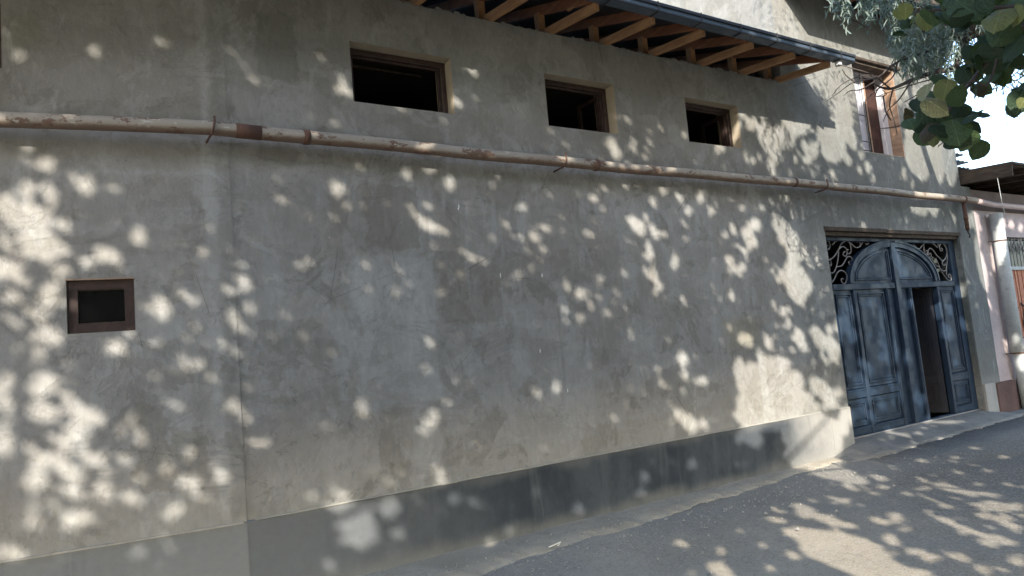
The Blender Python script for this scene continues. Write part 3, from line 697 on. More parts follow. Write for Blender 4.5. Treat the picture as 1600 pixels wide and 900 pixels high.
for sgn, a0, a1 in ((-1, math.pi, math.pi/2+.055), (1, 0.0, math.pi/2-.055)):
    mb = MB(); mb.band(arc(ARX, ARZ, a0, a1), arc(ARX-.10, ARZ-.085, a0, a1), GYP-.035, GYP+.045); mb.build('arch_rim', M['gate'], gate)
    mb = MB(); mb.band(arc(ARX+.012, ARZ+.010, a0, a1), arc(ARX-.02, ARZ-.018, a0, a1), GYP-.046, GYP-.034); mb.build('arch_bead', M['gate'], gate)
    inner = arc(ARX-.10, ARZ-.085, a0, a1)
    poly = inner+[(ACX+sgn*.066, AB-.002)]
    mb = MB(); mb.prism(poly if sgn > 0 else poly[::-1], GYP+.0, GYP+.02); mb.build('arch_panel', M['gate'], gate)
    # raised moulding inside the panel
    for off, hgt, wd in ((.045, .018, .026), (.095, .012, .018)):
        o_ = [(x, z) for x, z in arc(ARX-.10-off, ARZ-.085-off*.8, a0, a1) if z > AB+.05+off*.35 and abs(x-ACX) > .066+off*.8]
        i_ = [(x, z) for x, z in arc(ARX-.125-off-wd*1.3, ARZ-.105-(off+wd)*.8, a0, a1)][:len(o_)]
        k = min(len(o_), len(i_))
        mb = MB(); mb.band(o_[:k], [(ACX+(x-ACX)*(1-wd/ARX*1.2), AB+(z-AB)*(1-wd/ARZ)) for x, z in o_[:k]], GYP-hgt, GYP+.001)
        xa, xb = sorted((ACX+sgn*(.066+off*.8), o_[0][0]))
        zb = AB+.05+off*.35
        mb.cbox(xa, xb, GYP-hgt-.002, GYP+.001, zb-wd, zb, .004)
        xv = ACX+sgn*(.066+off*.8); mb.cbox(min(xv, xv+sgn*wd), max(xv, xv+sgn*wd), GYP-hgt-.001, GYP+.001, zb, o_[-1][1], .004)
        mb.build('moulding', M['gate'], gate)
def panel(parent, mat, x0, x1, z0, z1, y=GYP, mould=True, name='gate_panel'):
    mb = MB(); mb.box(x0, x1, y+.004, y+.02, z0, z1); mb.build(name, mat, parent)
    if mould:
        for off, wd, h in ((.045, .022, .018), (.085, .014, .011)):
            if x1-x0 < 2*off+.1: continue
            mb = MB(); a, b, c, d = x0+off, x1-off, z0+off, z1-off
            mb.cbox(a, b, y-h, y+.003, d-wd, d, .004); mb.cbox(a, b, y-h, y+.003, c, c+wd, .004)
            mb.cbox(a, a+wd, y-h+.001, y+.003, c+wd, d-wd, .004); mb.cbox(b-wd, b, y-h+.001, y+.003, c+wd, d-wd, .004)
            mb.build('moulding', mat, parent)
def rail(parent, mat, x0, x1, z0, z1, y=GYP):
    mb = MB(); mb.cbox(x0, x1, y-.022, y+.02, z0, z1, .006); mb.cbox(x0, x1, y-.034, y-.0225, z1-.022, z1-.004, .004); mb.build('gate_rail', mat, parent)
for a, b in ((8.872, 9.318), (11.632, 12.123)):        # side lights
    panel(gate, M['gate'], a, b, .80, 2.148); rail(gate, M['gate'], a, b, .67, .79); panel(gate, M['gate'], a, b, .30, .66); rail(gate, M['gate'], a, b, .192, .29)
panel(gate, M['gate'], 9.397, 10.135, .80, 2.148); rail(gate, M['gate'], 9.397, 10.135, .67, .79); panel(gate, M['gate'], 9.397, 10.135, .30, .66); rail(gate, M['gate'], 9.397, 10.135, .192, .29)
for a, b in ((10.137, 10.195), (10.755, 10.825)):
    mb = MB(); mb.cbox(a, b, GYP-.028, GYP+.045, .191, 2.148, .005); mb.cbox(a+.018, b-.018, GYP-.036, GYP-.0285, .20, 2.14, .003); mb.build('gate_stile', M['gate'], gate)
panel(gate, M['gate'], 10.197, 10.398, .192, 2.148, GYP+.012, False); panel(gate, M['gate'], 10.522, 10.753, .192, 2.148, GYP+.012, False)
# open wicket leaf, hinged on the right-hand post and swung inwards
hx, hy = 11.545, GYP+.06
ang = math.radians(76)
lf = MB(); lw_ = .70
lf.box(0, .075, 0, .04, .21, 2.13); lf.box(lw_-.075, lw_, 0, .04, .21, 2.13)
for z_, h_ in ((.21, .10), (.66, .11), (2.04, .09)): lf.box(.076, lw_-.076, .001, .039, z_, z_+h_)
def swing(mb):
    mb.v = [(hx-x*math.cos(ang)+y*math.sin(ang)*0-y*math.sin(ang), hy+x*math.sin(ang)-y*math.cos(ang), z) for x, y, z in mb.v]; return mb
swing(lf).build('gate_leaf', M['gatedark'], gate)
for za, zb in ((.31, .66), (.77, 2.04)):
    mb = MB(); mb.box(.076, lw_-.076, .012, .024, za, zb)
    for off, wd in ((.04, .02), (.075, .012)):
        a, b, c, d = .076+off, lw_-.076-off, za+off, zb-off
        mb.box(a, b, .024, .036, d-wd, d); mb.box(a, b, .024, .036, c, c+wd); mb.box(a, a+wd, .0242, .0358, c+wd, d-wd); mb.box(b-wd, b, .0242, .0358, c+wd, d-wd)
    swing(mb).build('gate_leaf_panel', M['gatedark'], gate)
# wrought-iron scrolls in the spandrels
def scroll(pts, ox, oy, name='scroll', r=.0095, mat='iron'):
    P = [g(ox+x/9.0, oy+y/9.0, GYP+.015) for x, y in pts]
    c = smooth_curve(P, 5); k = len(c)
    mb = MB(); mb.tube([(x, GYP+.015+random.uniform(-.001, .001), z) for x, z in c], [r*(1 if i < k*.75 else 1-.35*(i/k-.75)/.25) for i in range(k)], 6)
    mb.build(name, M[mat], gate, True)
LS = [[(180,295),(230,245),(320,230),(400,245),(450,280),(500,325),(550,330),(590,290),(625,235)],
      [(100,505),(170,490),(220,440),(270,360),(310,280),(370,240),(420,260),(445,330),(445,390),(420,420),(390,400),(390,365),(410,360)],
      [(270,360),(320,320),(370,340),(390,400),(375,455),(340,440),(340,400),(365,390)],
      [(270,360),(265,480),(240,600),(210,670),(175,690),(130,665)],
      [(240,600),(310,590),(350,540),(390,470),(430,460),(465,500),(455,570),(425,570),(410,540),(430,525)],
      [(150,840),(210,780),(250,690),(300,655),(350,670),(390,730),(375,820),(340,840),(310,800),(320,765),(345,780)],
      [(85,235),(130,240),(150,300),(140,350),(110,350),(105,310),(125,305)],
      [(105,500),(150,510),(170,560),(155,590),(140,565)],
      [(570,300),(575,250),(550,215),(525,235),(540,260)],
      [(645,225),(680,235),(690,270),(665,290),(645,270)]]
RS = [[(240,290),(320,350),(370,300),(410,265),(470,262),(530,285),(580,330),(590,280),(630,245),(680,260),(720,320),(725,440),(710,600),(710,730)],
      [(390,290),(395,380),(430,435),(450,400),(430,370),(415,390)],
      [(430,450),(440,400),(470,345),(510,360),(560,430),(600,470),(650,515),(690,490),(715,400),(690,310),(640,270),(610,310),(620,370),(645,375),(650,345),(630,340)],
      [(450,420),(470,465),(495,450),(485,415),(465,425)],
      [(470,590),(440,540),(430,490),(470,475),(510,520),(560,580),(610,605),(590,550),(560,480)],
      [(600,600),(660,660),(700,650)], [(690,490),(650,535),(660,580),(690,575),(685,550)],
      [(610,630),(660,700),(720,780),(770,800),(775,740),(745,705),(735,745),(755,750)],
      [(570,730),(600,740),(605,790),(570,805)]]
for c_ in LS: scroll(c_, 1280, 350)
for c_ in RS: scroll(c_, 1400, 350)
for cx_, cy_, a_, l_ in ((545, 515, .9, 95), (585, 655, -.7, 80), (520, 490, .2, 50)):
    P = []
    for t in np.linspace(-1, 1, 7): P.append((cx_+l_*.5*t*math.cos(a_)-0, cy_+l_*.5*t*math.sin(a_), (1-t*t)*26))
    up_ = [g(1400+(x-w*math.sin(a_))/9, 350+(y+w*math.cos(a_))/9) for x, y, w in P]; dn = [g(1400+(x+w*math.sin(a_))/9, 350+(y-w*math.cos(a_))/9) for x, y, w in P]
    mb = MB(); mb.band(up_, dn, GYP+.0, GYP+.012); mb.build('scroll_leaf', M['gilt'], gate)

# ------------------------------------------------------------------ gas pipe along the front
pipe = empty('gas_pipe', (6, -.12, 3.53), 'long peeling rust-stained gas pipe running across the grey plaster above the gate', 'pipe')
PZ, PY, PR = 3.532, -.125, .054
def pp(x):
    if x < 1.0:
        s = 1.0-x; return Vector((1.0+LD[0]*s, PY+LD[1]*s, PZ+.006*math.sin(2*x)))
    return Vector((x, PY+.006*math.sin(1.1*x), PZ+.008*math.sin(.9*x+.5)+.004*math.sin(3.3*x)))
mb = MB(); mb.tube([pp(x) for x in np.arange(-5, 12.78, .12)], PR, 14)
mb.build('pipe_run', M['pipe'], pipe, True)
for x, w_, r_ in ((1.27, .19, .0565), (1.72, .05, .061), (-.42, .04, .060), (4.72, .035, .061), (8.0, .04, .060), (12.35, .05, .062)):
    mb = MB(); mb.tube([pp(x-w_/2), pp(x+w_/2)], r_, 14); mb.build('pipe_joint', M['rust'], pipe, True)
for x in (-2.0, 1.02, 4.30, 8.63):
    c = pp(x); mb = MB(); rr = PR+.014
    yb = .02+(.15 if x < 1 else 0)*0
    pts = [(x-.03, yb+.10, c.z-rr*1.05)]+[(x-.03*(1-i/6), c.y+rr*math.sin(a)*-1*-1, c.z-rr*math.cos(a)) for i, a in enumerate(np.linspace(.1, -2.2, 7))]
    pts += [(x, c.y-rr*.75, c.z+rr*1.15)]
    mb.tube(pts, .0085, 6); mb.build('pipe_hook', M['rust'], pipe, True)
x, z = 12.36, 3.45
mb = MB(); mb.tube([(x, PY+.01, 3.50), (x+.005, PY+.01, 3.25), (x-.005, PY+.01, 3.02)], .030, 10); mb.build('pipe_drop', M['rust'], pipe, True)
mb = MB(); mb.tube([(x-.005, PY+.01, 3.02), (x-.005, PY+.008, 2.98), (x+.0, PY-.01, 2.93), (x-.05, PY-.02, 2.90)], .012, 6); mb.build('pipe_drop_hook', M['black'], pipe, True)
mb = MB(); mb.tube([(x, PY+.01, 3.24), (x, PY+.01, 3.20)], .037, 10); mb.build('pipe_joint', M['rust'], pipe, True)
mb = MB(); mb.tube([pp(12.78), Vector((12.95, -.14, 3.50)), Vector((13.3, -.14, 3.475)), Vector((21, -.14, 3.45))], .047, 12); mb.build('pipe_run', M['pinkpipe'], pipe, True)

# ------------------------------------------------------------------ neighbouring house
nb = empty('neighbour_house', (16, 0, 0), 'low pink plastered house with brown plinth and barred window beyond the gate', 'house')
nm = wall_mesh([(12.905, 21, -.1, 3.40)], [(13.62, 15.3, 1.19, 2.965)], .3, {})
nm.v = [(x, y+.012, z) for x, y, z in nm.v]; nm.build('wall', M['pink'], nb)
mb = MB(); mb.box(12.906, 21, .03, .3, 3.401, 3.76); mb.build('upper_wall', M['pink_shaded'], nb)  # eave shade on this strip is put into its material colour
mb = MB(); mb.cbox(12.665, 13.30, -.055, .011, -.1, .545, .01); mb.cbox(13.5, 21, -.055, .011, -.1, .545, .01); mb.build('plinth', M['brown'], nb)
mb = MB(); mb.box(12.9, 21, 3.0, 3.2, -.1, 4.2); mb.box(20.8, 21, .4, 3.0, -.1, 4.1); mb.build('rear_wall', M['inside'], nb)
RX0 = 12.67
mb = MB(); mb.add([(RX0,-.76,3.965),(21,-.76,3.985),(21,4,4.30),(RX0,4,4.28),(RX0,-.76,4.0),(21,-.76,4.02),(21,4,4.335),(RX0,4,4.315)], [(0,3,2,1),(4,5,6,7),(0,1,5,4),(1,2,6,5),(2,3,7,6),(3,0,4,7)])
nr = mb.build('roof', M['oldwood'], nb)
mb = MB(); mb.beam((RX0+.02, -.74, 3.875), (RX0+.02, 3, 4.115), .035, .19); mb.build('verge_board', M['oldwood'], nr)
for i, y in enumerate(np.arange(-.72, .05, .13)):
    mb = MB(); mb.box(RX0+.04, 20.9, y, y+.118, 3.945+(y+.76)*.066+random.uniform(-.003, .002), 3.958+(y+.76)*.066); mb.build('soffit_board', M['oldwood'], nr)
for x in (13.25, 13.95, 14.65, 15.35, 16.05, 16.75, 17.5):
    mb = MB(); mb.beam((x, -.70, 3.895), (x, 2.5, 4.105), .06, .085, jit=.003); mb.build('rafter', M['oldwood'], nr)
for i in range(5):
    x = RX0+.5+i*.42; mb = MB(); mb.beam((x, -.80, 4.01+random.uniform(0, .012)), (x+.4, -.79, 4.01+random.uniform(0, .02)), .06, .016); mb.build('loose_board', M['oldwood'], nr)
a = W(1496, 262, .5); a2 = W(1517, 262, .5)
for i, (z_, w_) in enumerate(((a[1]+.02, .36), (a[1]+.14, .32), (a[1]+.27, .30))):
    mb = MB(); xs_ = np.linspace(a[0]-.3, a2[0]-.05*i, 17)
    top = [(x, z_+.012*math.sin(x*42)+.006) for x in xs_]; bot = [(x, z-.012) for x, z in top]
    mb.band(top, bot, .5, 1.6); mb.build('roof_tile_sheet', M['asbestos'], nr)
# barred window
mb = MB(); mb.cbox(13.622, 15.298, .07, .13, 2.93, 2.963); mb.cbox(13.622, 15.298, .07, .13, 1.192, 1.235); mb.cbox(13.623, 13.67, .071, .129, 1.235, 2.93); mb.cbox(15.25, 15.297, .071, .129, 1.235, 2.93)
nw = mb.build('window', M['frame'], nb)
mb = MB(); mb.box(13.67, 15.25, .12, .125, 1.236, 2.93); mb.build('pane', M['glass'], nw)
mb = MB(); mb.cbox(13.60, 15.32, -.045, .06, 2.375, 2.435, .005); mb.build('grille_shelf', M['asbestos'], nw)
x = 13.64
while x < 15.28:
    mb = MB(); mb.cbox(x, x+.047, .0+random.uniform(-.006, .006), .05, 1.21, 2.374, .006); mb.build('slat', M['slat'], nw); x += .055
for i, x in enumerate(np.arange(13.70, 15.3, .125)):
    mb = MB(); mb.tube([(x, -.01, 2.435), (x, -.01, 2.94)], .009, 6); mb.build('grille_bar', M['iron'], nw)
for x in np.arange(13.76, 15.2, .25):
    P = smooth_curve([(x-.06, 2.80), (x-.07, 2.74), (x-.03, 2.70), (x+.0, 2.76), (x+.0, 2.86), (x+.06, 2.91), (x+.12, 2.86), (x+.11, 2.79), (x+.06, 2.78), (x+.06, 2.83)], 4)
    mb = MB(); mb.tube([(a_, -.025, b_) for a_, b_ in P], .010, 6); mb.build('grille_scroll', M['iron'], nw, True)
    P = smooth_curve([(x+.05, 1.35), (x+.0, 1.42), (x+.05, 1.52), (x+.11, 1.45), (x+.06, 1.40), (x+.05, 1.60), (x+.13, 1.72), (x+.02, 1.80), (x+.06, 1.74)], 4)
    mb = MB(); mb.tube([(a_, -.022, b_) for a_, b_ in P], .009, 6); mb.build('grille_scroll', M['black'], nw, True)
# asbestos downpipe in two lengths
DX = 13.40
mb = MB(); mb.tube([(DX, -.115, 3.33), (DX, -.115, .96)], .098, 16); dp = mb.build('downpipe', M['asbestos'], nb, True)
mb = MB(); mb.tube([(DX+.01, -.11, .975), (DX+.03, -.115, .55), (DX+.05, -.125, .03)], .088, 16); mb.build('downpipe_foot', M['asbestos'], dp, True)
for z_ in (2.86, .975):
    mb = MB(); mb.tube([(DX, -.115, z_+.012), (DX, -.115, z_-.012)], .102, 16, cap=False); mb.box(DX-.24, DX-.10, -.05, -.035, z_-.008, z_+.008); mb.build('pipe_clamp', M['rust'], dp)
# bits hanging in front of the neighbour
w0, w1 = W(1558, 278, -.6), W(1574, 350, -.6)
mb = MB(); mb.tube([(w0[0]+.01, -.6, w0[1]), (w0[0]+.03, -.6, (w0[1]+w1[1])/2), (w1[0], -.6, w1[1])], .0045, 6)
hw = mb.build('hanging_wire', M['asbestos']); tag(hw, 'short pale wire hanging under the eaves of the pink house', 'wire')
P = [AT(1560, -40, 14), AT(1565, 120, 14), AT(1583, 262, 14.5)]
mb = MB(); mb.tube(P, .005, 5); tag(mb.build('overhead_wire', M['black']), 'thin overhead wire crossing the white sky above the pink house', 'wire')

